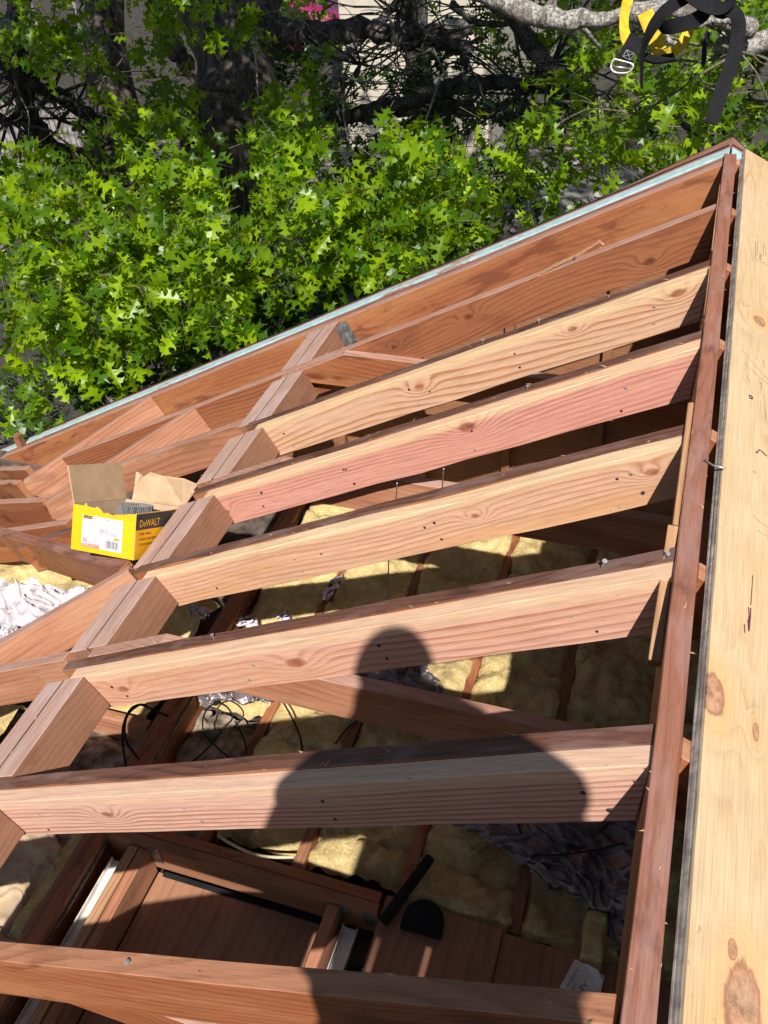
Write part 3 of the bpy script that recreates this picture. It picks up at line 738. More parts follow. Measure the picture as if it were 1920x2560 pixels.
# bent nails standing on rafters
def bent_nail(o, tip, lab, h=.03, parent=None):
    b0 = Vector(o); V, F = tube_geo([b0, b0 + Vector(tip) * .5, b0 + Vector(tip)], .0021, 6)
    tube_geo([b0 + Vector(tip), b0 + Vector(tip) + Vector(tip).normalized() * .0015], .005, 8, V=V, F=F)
    x = from_py('nail', V, F, M_NAIL, roof, smooth=False)
    return x
for (k, s_, tip) in ((6, .165, (.004, -.006, .022)), (6, .045, (.006, -.004, .01)), (3, .55, (.0, .0, .01)), (3, .75, (.002, 0, .01)), (4, .5, (0, 0, .008)), (2, .5, (0, .0, .01)), (6, 1.2, (-.003, 0, .012)), (8, .9, (0, 0, .006))):
    bent_nail(RP(s_, yk(k) + .018, -.0), tip, '')
# the long nail bridging ridge and plywood
V, F = tube_geo([(.012, .800, .003), (.03, .785, .003), (.052, .775, .008)], .0022, 6)
from_py('nail', V, F, M_NAIL, roof, smooth=True)
# wires poking down between rafters
for i, (px, py0, py1, z0) in enumerate(((1109, 1180, 1212, -.35), (993, 1216, 1242, -.35), (972, 1405, 1497, -.9))):
    a = aty(px, py0 - 8, yk(5) - .06 if i < 2 else yk(5) - .02); b_ = aty(px - 3, py1 + 6, yk(5) + .04 if i < 2 else yk(6) + .09)
    V, F = tube_geo([a, b_], .0016, 6); o = from_py('wire', V, F, M_NAIL if i < 2 else M_RUBBER)
    tag(o, ('short bright wire standing behind the cream board right of its middle', 'short grey wire standing behind the cream board left of its middle', 'black wire hanging above the yellow insulation below the cream board')[i], 'wire')

# ================================================================== ATTIC FLOOR
FZ = -1.75
floor = tag(empty('attic_floor', (0, 0, FZ)), kind='structure')
JX = [-1.37, -1.02, -.645, -.27, .10, .47, .84, 1.2]
from_py('ceiling_board', [(-4.3, -3, -1.92), (2.2, -3, -1.92), (2.2, 2.576, -1.92), (-4.3, 2.576, -1.92)], [(0, 1, 2, 3)], simple('dark_plaster', (.11, .085, .065), .9, noise_amt=.5, scale=10, bump=.4), floor)
for i, x in enumerate(JX):
    box('joist', floor, (x - .019, .556, FZ - .14), (x + .019, 2.53, FZ), M_DARKW if i % 2 else M_OLD, 'y', seed=600 + i)
# insulation batts
def batt(x0, x1, y0, y1, lab, z=FZ + .008, amp=.042, name='insulation_batt', mat=None, crack=True):
    nx = max(8, int((x1 - x0) / .017)); ny = int((y1 - y0) / .02)
    V, F = [], []
    seed = random.uniform(0, 50)
    cr = [y0 + random.uniform(.1, .4)]
    while cr[-1] < y1: cr.append(cr[-1] + random.uniform(.25, .6))
    for j in range(ny + 1):
        for i in range(nx + 1):
            u = i / nx; x = x0 + (x1 - x0) * u; y = y0 + (y1 - y0) * j / ny
            p = Vector((x * 5 + seed, y * 5, 0))
            t_ = noise.fractal(p, 1.0, 2.0, 3) * amp * 1.3 + abs(noise.noise(Vector((x * 13 + seed, y * 13, 3)))) * amp * 1.1 + noise.fractal(Vector((x * 42, y * 42, seed)), 1, 2, 2) * amp * .18
            t_ += -.035 * (1 - min(1, min(u, 1 - u) / .12)) ** 2
            if crack:
                for c in cr:
                    cc = c + .06 * noise.noise(Vector((x * 7, c * 9, seed)))
                    t_ -= .035 * math.exp(-((y - cc) / .012) ** 2)
            if j in (0, ny): t_ -= .05
            V.append((x + .006 * noise.noise(p * 3), y + .012 * noise.noise(p * 4), z + t_))
    for j in range(ny):
        for i in range(nx):
            a = j * (nx + 1) + i; F.append((a, a + 1, a + nx + 2, a + nx + 1))
    o = from_py(name, V, F, mat or M_INS, smooth=True)
    return tag(o, lab, 'insulation', 'yellow insulation batts between the ceiling joists')
edges = [-1.70] + JX
names = ['leftmost strip of yellow insulation, beside the thick dark beam', 'strip of yellow insulation second from the thick dark beam', 'strip of yellow insulation behind the header corner, sunlit at its middle',
         'strip of yellow insulation below the head-shaped shadow', 'strip of yellow insulation with the silvery film hanging over it', 'strip of yellow insulation against the ridge side, deepest in shadow',
         'strip of yellow insulation hidden under the plywood edge', 'outermost strip of yellow insulation under the plywood']
for i in range(len(edges) - 1):
    y0 = 1.12 if i == 0 else (.60 if i < 3 else .555)
    batt(edges[i] + .011, edges[i + 1] - .011, y0, 2.52, names[i])
# header and sunken deck
box('header_board', floor, (-1.735, .468, -1.84), (-.695, .5025, -1.70), M_DARKW, 'x', seed=620)
box('header_board', floor, (-1.73, .505, -1.84), (-.70, .541, -1.702), M_OLD, 'x', seed=621)
box('side_board', floor, (-1.606, -1.2, -1.87), (-1.570, .466, -1.72), [M_OLDP, M_RAW], 'y', seed=622, topmat=1)
box('side_board', floor, (-1.566, -1.2, -1.87), (-1.530, .466, -1.724), M_OLDP, 'y', seed=623)
box('side_board', floor, (-.862, -1.2, -1.87), (-.822, .466, -1.72), M_OLDP, 'y', seed=624)
box('deck_panel', floor, (-1.522, -1.2, -1.875), (-.868, .462, -1.862), M_DECK, 'y', seed=625)
box('deck_gap_strip', floor, (-1.50, .4485, -1.8615), (-.868, .4665, -1.853), M_RUBBER, 'x', seed=626)  # black strip added to stand in for the dark gap behind the deck
box('wood_offcut', floor, (-1.09, .16, -1.8615), (-.965, .225, -1.857), M_OLDP, 'x', seed=629)
box('deck_panel', floor, (-.690, -1.2, -1.747), (-.30, .553, -1.735), M_DECK, 'y', seed=627)
box('deck_panel', floor, (-.297, -1.2, -1.747), (.30, .540, -1.735), M_DECK, 'y', seed=628)
box('beam', floor, (-1.745, -1.4, -1.93), (-1.700, 2.5, -1.700), M_OLD, 'y', seed=630)
box('beam', floor, (-1.79, -1.4, -1.93), (-1.750, 2.5, -1.730), M_DARKW, 'y', seed=631)
box('metal_edge_strip', floor, (-1.7, -1.4, -1.745), (-1.693, 2.3, -1.735), M_GREYM, 'y', seed=632)
box('block', floor, (-2.25, .915, -1.87), (-1.795, .955, -1.72), M_OLDP, 'x', seed=633)
# white channels
def channel(x0, x1, y0, y1, z, lab):
    V, F = [], []
    addbox(V, F, (x0, y0, z), Vector((x1 - x0, 0, 0)), Vector((0, y1 - y0, 0)), Vector((0, 0, .002)))
    for xx in (x0, x1 - .003): addbox(V, F, (xx, y0, z + .002), Vector((.003, 0, 0)), Vector((0, y1 - y0, 0)), Vector((0, 0, .022)))
    o = from_py('metal_channel', V, F, M_WHITE); tag(o, lab, 'metal channel'); return o
channel(-1.672, -1.625, -.6, .43, -1.80, 'long white metal channel left of the sunken deck')
channel(-.806, -.755, -.5, .44, -1.80, 'white metal channel right of the sunken deck, with holes at its end')
channel(-.748, -.712, -.5, .30, -1.79, 'narrow white channel beside the right deck panel')
def plate(o, ax, ay, lab, holes=3):
    ax = Vector(ax); ay = Vector(ay); n = ax.cross(ay).normalized()
    V, F = [], []
    addbox(V, F, o, ax, ay, n * .0015)
    x = from_py('hanger_plate', V, F, M_STEEL, floor)
    V, F = [], []
    for i in range(holes):
        for j in range(2):
            c = Vector(o) + ax * (.3 + .4 * j) + ay * ((i + .7) / (holes + .5)); u = ax.normalized(); v = ay.normalized()
            for nn in (1,):
                b0 = len(V)
                V += [c + (u * math.cos(t) + v * math.sin(t)) * .0035 + n * .002 for t in [q * math.pi / 4 for q in range(8)]]
                F.append(tuple(range(b0, b0 + 8)))
    from_py('nail_holes', V, F, M_INK, floor)
plate((-.820, .4665, -1.80), (.030, 0, 0), (0, -.001, .09), '')
plate((-.742, .4665, -1.80), (.034, 0, 0), (0, -.001, .09), '')
plate((-1.528, .4665, -1.80), (.040, 0, 0), (0, -.001, .10), '')
# debris floor at the left
V, F = [], []
def crumpled(name, quad, z, amp, mat, lab, cat, n=34, seed=0, freq=6, ridge_=1.0, group=None, th=None, tilt=None, fold=False):
    """sheet over a quad of floor points"""
    V, F = [], []
    q = [Vector(p) for p in quad]
    for j in range(n + 1):
        for i in range(n + 1):
            u, v = i / n, j / n
            p = (q[0] * (1 - u) + q[1] * u) * (1 - v) + (q[3] * (1 - u) + q[2] * u) * v
            s1 = noise.fractal(Vector((p.x * freq + seed, p.y * freq, seed)), 1.0, 2.0, 3)
            s2 = abs(noise.noise(Vector((p.x * freq * 2.6 + p.y * freq + seed, p.y * freq * .9, seed + 5)))) * ridge_ * .6
            e = min(u, 1 - u, v, 1 - v)
            if fold:
                wq = noise.noise(Vector((u * 2.2 + seed, v * 2.2, 1.5))) * 1.6 + noise.noise(Vector((u * 5 + seed, v * 5, 7))) * .35
                k1 = abs(((u * 3.1 + v * 4.3 + wq) % 1.0) - .5) * 2; k2 = abs(((u * 7.5 - v * 5.1 + wq * 1.7) % 1.0) - .5) * 2; k3 = abs(((u * 13 + v * 17 + wq * 3) % 1.0) - .5) * 2
                s1 = s1 * .7 + (1 - k1) ** 4 * .6; s2 = (1 - k2) ** 4 * .32 + (1 - k3) ** 3 * .12
            p = p + Vector((noise.noise(Vector((v * 7, u * 7, seed))) * .035, noise.noise(Vector((u * 7, seed, v * 7))) * .035, (s1 * .9 + s2) * amp - (0 if e > .06 else .02)))
            V.append(p)
    for j in range(n):
        for i in range(n):
            a = j * (n + 1) + i; F.append((a, a + 1, a + n + 2, a + n + 1))
    o = from_py(name, V, F, mat, smooth=True); tag(o, lab, cat, group); return o
crumpled('kraft_paper', [(-2.35, -.1, -1.80), (-1.86, -.02, -1.76), (-1.83, .40, -1.76), (-2.3, .62, -1.79)], 0, .035, M_KRAFT, 'torn tan kraft paper facing at the far left below the striped board', 'paper facing', seed=3, freq=4, n=60, fold=True)
crumpled('rubble', [(-2.7, .3, -1.84), (-1.79, .3, -1.83), (-1.79, .92, -1.82), (-2.6, .92, -1.82)], 0, .02, M_PLASTER, 'dusty plaster rubble between the floor beams at the left', 'rubble', seed=8, freq=7)
crumpled('rubble', [(-1.69, .56, -1.86), (-1.39, .56, -1.85), (-1.39, 1.14, -1.84), (-1.69, 1.14, -1.84)], 0, .02, M_PLASTER, 'grey plaster dust beside the thick dark beam, crossed by cables', 'rubble', seed=9, freq=7)
b2 = batt(-1.86, -1.795, -.2, .52, 'narrow strip of old insulation beside the kraft paper', z=-1.76, amp=.02); b2['group'] = 'yellow insulation batts between the ceiling joists'
b2 = batt(-3.9, -1.86, .98, 1.7, 'broad yellow insulation at the left under the rafter tails', z=-1.76)
b2 = batt(-3.9, -2.35, -1.4, .9, 'yellow insulation at the left edge below the pale rafter tail', z=-1.72)
# grey metal laths
for i, (x0, y0, x1, y1) in enumerate(((-2.25, .70, -1.80, .67), (-2.25, .60, -1.80, .585), (-1.66, .80, -1.42, .77), (-1.66, .70, -1.42, .69))):
    a = Vector((x0, y0, -1.795)); b_ = Vector((x1, y1, -1.80))
    o = prism('metal_lath', rect((b_ - a).length, .012), .022, M_GREYM, None, frame(a, b_ - a, (0, 0, 1)), seed=700 + i, bev=.0008)
    tag(o, ('grey metal lath in the rubble, farther of the two left of the thick beam', 'grey metal lath in the rubble, nearer of the two left of the thick beam', 'grey metal lath under the looped cable, farther of the pair', 'grey metal lath under the looped cable, nearer of the pair')[i], 'metal lath')
# black foam tube and half round block, cards
a = atz(958, 2304, -1.705); b_ = atz(1075, 2145, -1.70)
V, F = [], []
P = [a + (b_ - a) * t for t in (0, .25, .5, .75, 1)]
tube_geo(P, .018, 16, V=V, F=F, closed=False)
n0 = len(V); tube_geo([P[0], P[1], P[2], P[3], P[4]], .010, 16, V=V, F=F, closed=False)
for j in range(16):
    F.append((j, n0 + j, n0 + (j + 1) % 16, (j + 1) % 16)); e = 64; F.append((e + j, e + (j + 1) % 16, n0 + e + (j + 1) % 16, n0 + e + j))
o = from_py('foam_pipe', V, F, M_RUBBER, smooth=False); tag(o, 'black foam pipe lagging lying across the insulation beside the header corner', 'foam pipe')
c = atz(1060, 2304, -1.73); V, F = [], []
ex = (atz(1096, 2314, -1.73) - atz(1008, 2290, -1.73)).normalized(); ey = Vector((0, 0, 1)).cross(ex)
prof = [(.066, 0), (-.066, 0)] + [(-.066 * math.cos(t), .02 + .085 * math.sin(t)) for t in np.linspace(0, math.pi, 14)]
prof = [(.066, -.0)] + [(.066 * math.cos(t), .035 + .07 * math.sin(t)) for t in np.linspace(0, math.pi, 14)] + [(-.066, 0)]
c2 = c - ey * .045
bm = bmesh.new()
lo = [bm.verts.new(c2 + ex * x + ey * y) for x, y in prof]; hi = [bm.verts.new(c2 + ex * x + ey * y + Vector((0, 0, .03))) for x, y in prof]
for i in range(len(prof)): bm.faces.new((lo[i], lo[(i + 1) % len(prof)], hi[(i + 1) % len(prof)], hi[i]))
bm.faces.new(hi); bm.faces.new(list(reversed(lo)))
bmesh.ops.recalc_face_normals(bm, faces=bm.faces)
bmesh.ops.bevel(bm, geom=[e for e in bm.edges if e.calc_face_angle(0) > .6], offset=.002, segments=2, affect='EDGES')
me = bpy.data.meshes.new('foam_block'); bm.to_mesh(me); bm.free()
o = addmesh('foam_block', me, M_RUBBER); tag(o, 'black half-round block on the brown deck panel', 'foam block')
# printed carton scrap on the deck
q = [atz(1399, 2468, -1.715), atz(1438, 2397, -1.705), atz(1512, 2440, -1.70), atz(1500, 2490, -1.71)]
q2 = [atz(1462, 2407, -1.69), atz(1495, 2425, -1.685), atz(1507, 2455, -1.69), atz(1498, 2470, -1.70), atz(1466, 2414, -1.70)]
card = from_py('printed_carton', q + [p - Vector((0, 0, .004)) for p in q], [(0, 1, 2, 3), (7, 6, 5, 4), (0, 4, 5, 1), (1, 5, 6, 2), (2, 6, 7, 3), (3, 7, 4, 0)], simple('carton_white', (.62, .58, .54), .7, noise_amt=.1))
tag(card, 'torn white printed carton scrap lying by the ridge board at the bottom', 'carton scrap')
from_py('flap', q2, [(0, 1, 2, 3, 4)], simple('carton_flap', (.60, .57, .56), .7, noise_amt=.1), card)
xd = (q[1] - q[0]); nrm = Vector((0, 0, 1))
text_obj('print', card, 'Anchoria', .017, frame(atz(1418, 2470, -1.7045), xd, nrm) @ Matrix.Translation((0, -.004, .003)), M_INK)
text_obj('print', card, '800', .014, frame(atz(1432, 2474, -1.703), xd, nrm) @ Matrix.Translation((0, -.004, .003)), M_INK)
text_obj('print', card, 'Pr', .030, frame(atz(1458, 2480, -1.702), xd, nrm) @ Matrix.Translation((0, -.004, .003)), M_INK)
# silvery films
G = 'silvery plastic film sheets in the attic'
def film(px, z, amp, mat, lab, seed, freq=7, n=70, zz=None):
    q = [atz(x, y, z if zz is None else zz[i]) for i, (x, y) in enumerate(px)]
    return crumpled('plastic_film', q, 0, amp, mat, lab, 'plastic film', n=n, seed=seed, freq=freq, group=G, fold=True)
film([(1085, 2010), (1640, 2010), (1620, 2330), (1370, 2200)], -1.66, .045, M_FILM, 'crumpled silver plastic film hanging over the insulation near the ridge, below the striped board', 21)
film([(1480, 2200), (1640, 2180), (1640, 2480), (1540, 2360)], -1.68, .04, M_FILM, 'fold of silver film against the ridge side above the carton scrap', 22)
film([(900, 1640), (1060, 1655), (1130, 1760), (880, 1800)], -1.62, .03, M_FILM, 'small silver film patch under the tie beam in the head shadow', 23, 9)
film([(470, 1690), (700, 1680), (720, 1745), (500, 1752)], -1.62, .03, M_FILM, 'grey film roll just under the rose board', 24, 12)
film([(-80, 1440), (230, 1470), (170, 1640), (-60, 1720)], -1.25, .05, M_FILMW, 'bright wrinkled plastic film at the left edge between two old boards', 25, 8)
film([(-60, 1560), (35, 1570), (30, 1615), (-60, 1640)], -1.18, .015, M_FILMW, 'printed white film corner at the left edge', 26, 8)
# torn white scraps
def scrap(px, z, lab, mat=M_LABEL, n=10):
    q = [atz(x, y, z) for x, y in px]
    o = crumpled('plastic_scrap', q, 0, .002, mat, lab, 'plastic scrap', n=n, seed=px[0][0] * .01, freq=20); return o
scrap([(808, 1487), (835, 1450), (862, 1428), (818, 1490)], -1.65, 'thin white strip standing in the insulation below the cream board')
scrap([(590, 1556), (600, 1545), (640, 1545), (645, 1562)], -1.66, 'white plastic scrap half under the old rafter')
scrap([(700, 1540), (712, 1530), (722, 1543), (712, 1550)], -1.66, 'tiny white scrap beside the insulation seam')
scrap([(466, 1520), (486, 1512), (512, 1524), (517, 1533)], -1.2, 'white stringy scrap caught below the cream board end')
a = batt(-.06, .01, .50, .68, 'loose yellow tuft of insulation dangling above the carton scrap', z=-1.69, amp=.02, crack=False)
a['group'] = 'yellow insulation batts between the ceiling joists'
# cables
def cable(pts, z, r_, lab, mat=M_RUBBER):
    P = [atz(p[0], p[1], z + (p[2] if len(p) > 2 else 0)) for p in pts]
    o = tube('cable', None, P, r_, mat, 8, k=8); tag(o, lab, 'cable')
cable([(315, 1915), (307, 1860, .1), (308, 1815, .2), (325, 1775, .3), (352, 1762, .3), (390, 1778, .25), (420, 1790, .2)], -1.72, .0042, 'thick black cable loop nearest the header face')
cable([(365, 1918), (325, 1870, .05), (312, 1835, .12), (318, 1790, .25), (345, 1764, .3), (365, 1762, .28)], -1.72, .0042, 'second black cable of the loop, ending farther right')
cable([(480, 1905), (520, 1870), (560, 1820, .05), (581, 1795, .1), (570, 1770, .12), (545, 1757, .12), (520, 1770, .1), (507, 1800, .06), (512, 1835, .02), (545, 1870), (580, 1900)], -1.71, .0034, 'grey cable looped in a ring over the lath')
cable([(588, 1803), (600, 1825), (612, 1855), (617, 1885)], -1.70, .0034, 'short grey cable right of the looped ring')
cable([(705, 1750, .05), (722, 1780, .04), (740, 1815), (752, 1850), (757, 1890)], -1.70, .0036, 'grey cable crossing the sunlit insulation')
cable([(545, 2088), (570, 2105), (620, 2130), (670, 2142), (735, 2143)], -1.70, .0055, 'cream cable curving behind the header', simple('cream_sheath', (.45, .38, .25), .5))
cable([(1330, 2140), (1420, 2135), (1500, 2122), (1562, 2108)], -1.58, .0028, 'thin black cable over the silver film')
cable([(838, 1860), (860, 1830), (880, 1810), (892, 1800)], -1.71, .003, 'dark cable along the second joist')

# ================================================================== BOX OF NAILS
BR = Matrix(((0.9964, 0.0795, -0.03), (-0.0482, 0.8198, 0.5707), (0.07, -0.5672, 0.8206))).to_4x4()
BM = Matrix.Translation((-1.650, 0.984, -0.845)) @ BR
BA, BB, BH = .2551, .2784, .1541
nb = tag(empty('nail_box'), 'open yellow and black cardboard box of nails leaning on an old board', 'cardboard box')
nb.matrix_basis = BM
def bpart(name, V, F, mats, parent=nb):
    o = from_py(name, [BM @ Vector(v) for v in V], F, mats, parent); return o
t = .004
def jag(n, a, b_, z, amp, seed):
    r_ = random.Random(seed); return [(a + (b_ - a) * i / n, z + r_.uniform(-amp, amp)) for i in range(n + 1)]
def wall(name, pts, thick, fn, mats):
    """pts polygon in the wall's own u,v"""
    n = len(pts); V = [fn(u, v, 0) for u, v in pts] + [fn(u, v, thick) for u, v in pts]
    F = [tuple(range(n)), tuple(reversed(range(n, 2 * n)))] + [(i, (i + 1) % n, n + (i + 1) % n, n + i) for i in range(n)]
    bm = bmesh.new(); vs = [bm.verts.new(BM @ Vector(v)) for v in V]
    for f in F: bm.faces.new([vs[i] for i in f])
    bmesh.ops.recalc_face_normals(bm, faces=bm.faces)
    bm.faces.ensure_lookup_table()
    bm.faces[1].material_index = 1
    for f in bm.faces[2:]: f.material_index = 2
    bmesh.ops.triangulate(bm, faces=bm.faces[:2])
    me = bpy.data.meshes.new(name); bm.to_mesh(me); bm.free()
    return addmesh(name, me, mats, nb)
rj = random.Random(5)
top = [(-BA, BH), (-BA * .83, BH - .002), (-BA * .80, BH + .010), (-BA * .78, BH - .001), (-BA * .66, BH - .004), (-BA * .62, BH + .003), (-BA * .55, BH - .008), (-BA * .52, BH - .016), (-BA * .45, BH - .012), (-BA * .38, BH - .019), (-BA * .3, BH - .013), (-BA * .2, BH - .010), (-BA * .12, BH - .006), (-BA * .05, BH - .003), (0, BH)]
wall('front_panel', [(-BA, 0)] + top + [(0, 0)], t, lambda u, v, d: (u, d, v), [M_YEL, M_CARDIN, M_TORN])
wall('side_panel', [(t, 0), (t, BH)] + [(x, z) for x, z in jag(9, t, BB, BH, .0015, 3)][1:] + [(BB, 0)], t, lambda u, v, d: (-d, u, v), [M_YEL2, M_CARDIN, M_TORN])
wall('side_panel', [(t, 0), (t, BH), (BB, BH), (BB, 0)], t, lambda u, v, d: (-BA + d, u, v), [M_YEL, M_CARDIN, M_TORN])
wall('back_panel', [(-BA + t, 0), (-BA + t, BH), (-t, BH), (-t, 0)], t, lambda u, v, d: (u, BB - t + d, v), [M_CARDIN, M_YEL, M_TORN])
bpart('bottom_panel', [(-BA, 0, .001), (0, 0, .001), (0, BB, .001), (-BA, BB, .001), (-BA, 0, .004), (0, 0, .004), (0, BB, .004), (-BA, BB, .004)], [(3, 2, 1, 0), (4, 5, 6, 7)], M_CARDIN)
# left flap standing up, back flap leaning and torn
def flap(name, pts3, mats, th=.004):
    P = [Vector(p) for p in pts3]; n = (P[1] - P[0]).cross(P[-1] - P[0]).normalized() * th
    m = len(P); V = P + [p + n for p in P]
    F = [tuple(range(m)), tuple(reversed(range(m, 2 * m)))] + [(i, (i + 1) % m, m + (i + 1) % m, m + i) for i in range(m)]
    o = from_py(name, [BM @ v for v in V], F, mats, nb)
    return o
flap('left_flap', [(-BA, .0, BH), (-BA, BB, BH), (-BA - .035, BB, BH + .128), (-BA - .035, .0, BH + .125)], M_CARD)
# back flap with a fold: two facets
bz = BH
P0, P1 = (-BA + .03, BB, bz), (-.004, BB, bz)
flap('back_flap', [P0, (-BA * .52, BB, bz), (-BA * .50, BB + .05, bz + .095), (-BA * .70, BB + .035, bz + .105), (-BA * .74, BB + .01, bz + .088), (-BA * .83, BB + .03, bz + .094), (-BA * .93, BB + .03, bz + .10), (-BA * .88, BB + .01, bz + .05)], M_CARD)
flap('back_flap', [(-BA * .52, BB, bz), P1, (-.012, BB + .10, bz + .075), (-BA * .30, BB + .10, bz + .09), (-BA * .50, BB + .05, bz + .095)], M_CARD)
# label and print
def bquad(name, u0, u1, v0, v1, mat, off=.0006, side=False):
    if side: V = [(off, u0, v0), (off, u1, v0), (off, u1, v1), (off, u0, v1)]
    else: V = [(u0, -off, v0), (u1, -off, v0), (u1, -off, v1), (u0, -off, v1)]
    return bpart(name, V, [(0, 1, 2, 3)], mat)
LX0, LX1, LZ0, LZ1 = -BA * .835, -BA * .195, BH * .105, BH * .80
def lx(u): return LX0 + (LX1 - LX0) * u
def lz(v): return LZ0 + (LZ1 - LZ0) * v
bquad('paper_label', LX0, LX1, LZ0, LZ1, M_LABEL)
bquad('logo_panel', lx(.02), lx(.25), lz(.895), lz(.995), M_INK, .0009)
bquad('red_bar', lx(0), lx(.46), lz(.0), lz(.12), M_RED, .0009)
bquad('red_square', lx(.04), lx(.14), lz(.15), lz(.29), M_RED, .0009)
bquad('orange_tab', lx(.79), lx(.94), lz(.355), lz(.43), M_ORA, .0009)
def ftext(body, u, v, size, mat, off=.0012, sx=1.0):
    M = BM @ frame((lx(u), -off, lz(v)), (1, 0, 0), (0, -1, 0))
    return text_obj('print', nb, body, size, M, mat, sx=sx)
ftext('DeWALT', .045, .915, .0095, M_YEL, sx=1.1)
ftext('2-1/2" x .099"', .30, .905, .0115, simple('grey_ink', (.10, .10, .11), .6))
GI = simple('pale_grey_ink', (.16, .15, .18), .6, noise_amt=0)
ftext('FRAMING NAILS', .70, .86, .0055, GI)
ftext('15', .05, .175, .013, M_LABEL, .0014)
ftext('2500', .84, .37, .0055, M_INK, .0014)
ftext('DEWALT', .80, .37, .0040, M_INK, .0013) if False else None
for i, (u, v, tx) in enumerate(((.03, .83, 'Wire weld coil nails, ring shank'), (.03, .79, 'clavos en rollo, galvanized'), (.03, .72, 'CONTENTS:'), (.03, .66, 'Coil nails 2-1/2 in.'), (.03, .60, 'x .099 in.'), (.03, .54, 'Full round head'), (.03, .48, 'For use with 15 deg coil'), (.03, .43, 'framing and siding nailers only'),
                                (.17, .27, 'Wire collated framing nails'), (.17, .23, 'Clous collationnes'), (.17, .16, 'Ring shank, galvanized'), (.17, .13, 'Wear eye protection'), (.44, .68, 'OAL'), (.44, .62, '2-1/2"'), (.44, .54, '.099"'), (.44, .47, 'Ring'))):
    ftext(tx, u, v, .0066, GI)
ftext('WARNING', .03, .075, .005, M_LABEL, .0014); ftext('ADVERTENCIA: Read manual', .03, .035, .0042, M_LABEL, .0014)
ftext('885911345590', .66, .335, .0055, M_INK)
V, F = [], []
r_ = random.Random(4); x = lx(.60)
while x < lx(.90):
    wv = r_.choice((.0008, .0012, .002, .0030)); n = len(V); V += [(x, -.0011, lz(.07)), (x + wv, -.0011, lz(.07)), (x + wv, -.0011, lz(.31)), (x, -.0011, lz(.31))]; F.append((n, n + 1, n + 2, n + 3)); x += wv + r_.choice((.001, .0016, .0024))
bpart('barcode', V, F, M_INK)
# picture of a nail coil on the label
V, F = [], []
for i in range(30):
    u = .46 + i * .0145; off = .06 * math.sin(i * .2); h0 = .52 - i * .003 + off * .2; tall = .15
    n = len(V); sl_ = (.03 if i < 18 else 0)
    V += [(lx(u), -.0011, lz(h0)), (lx(u + .006), -.0011, lz(h0)), (lx(u + .006 - sl_), -.0011, lz(h0 + tall)), (lx(u - sl_), -.0011, lz(h0 + tall))]; F.append((n, n + 1, n + 2, n + 3))
cx, cz = .78, .70
for i in range(40):
    a1 = i * math.pi / 20; rr_ = .085
    for rad in (.10, .07, .04):
        n = len(V); p = [(lx(cx + rad * math.cos(a1)), lz(cz + rad * .75 * math.sin(a1))), (lx(cx + rad * math.cos(a1 + .08)), lz(cz + rad * .75 * math.sin(a1 + .08)))]
        V += [(p[0][0], -.0011, p[0][1]), (p[1][0], -.0011, p[1][1]), (p[1][0], -.0011, p[1][1] + .0012), (p[0][0], -.0011, p[0][1] + .0012)]; F.append((n, n + 1, n + 2, n + 3))
bpart('nail_picture', V, F, GI)
# right side: black band, logo, small text
bquad('black_band', .0, BB, BH * .64, BH * .985, simple('charcoal_print', (.035, .034, .034), .5), .0006, True)
def stext(body, y, z, size, mat, sx=1.0):
    return text_obj('print', nb, body, size, BM @ frame((.0011, y, z), (0, 1, 0), (1, 0, 0)), mat, sx=sx)
stext('DeWALT', .018, BH * .70, .034, M_YEL, .82)
for i, tx in enumerate(('COIL NAILS', 'CLAVOS EN ROLLO', 'CLOUS EN ROULEAU')):
    stext(tx, .020, BH * (.52 - i * .115), .0125, M_INK)
# coils of nails inside
def coil(cx, cy, z0, r0, turns, lab, hh=.064):
    V, F = [], []
    a1 = 0; i = 0
    tot = int(turns * 2 * math.pi * r0 / .0062)
    for i in range(tot):
        f = i / tot; rad = r0 - f * turns * .0065
        a1 += .0062 / max(rad, .012)
        c = Vector((cx + rad * math.cos(a1), cy + rad * math.sin(a1), 0)); zz = z0 + random.uniform(-.001, .001)
        tl = Vector((random.uniform(-.001, .001) - .004 * math.sin(a1), .004 * math.cos(a1), 0))
        n = len(V)
        for (z_, rr_) in ((zz, .0009), (zz + .004, .00135), (zz + hh, .00135), (zz + hh, .0033), (zz + hh + .0012, .0033)):
            pz = c + tl * ((z_ - zz) / hh)
            for q in range(5): V.append(BM @ Vector((pz.x + rr_ * math.cos(q * 1.2566), pz.y + rr_ * math.sin(q * 1.2566), z_)))
        for l in range(4):
            for q in range(5): F.append((n + l * 5 + q, n + l * 5 + (q + 1) % 5, n + l * 5 + 5 + (q + 1) % 5, n + l * 5 + 5 + q))
        F.append(tuple(n + 20 + q for q in range(5)))
    # two collating wires
    for zw in (.3, .6):
        P = []; a2 = 0
        for i in range(0, tot, 2):
            f = i / tot; rad = r0 - f * turns * .0065; a2 += .0124 / max(rad, .012)
            P.append(BM @ Vector((cx + (rad + .0015) * math.cos(a2), cy + (rad + .0015) * math.sin(a2), z0 + hh * zw)))
        tube_geo(P, .0006, 3, V=V, F=F)
    o = from_py('nail_coil', V, F, simple('collated_steel', (.42, .42, .43), .3, .5, .3, 200)); tag(o, lab, 'coil of nails', 'coils of collated nails in the yellow box'); return o
coil(-.088, .112, .100, .058, 6, 'upper round coil of wire-collated nails showing above the torn box front')
coil(-.088, .112, .030, .058, 2, 'lower coil of collated nails under the upper one in the yellow box', hh=.055)
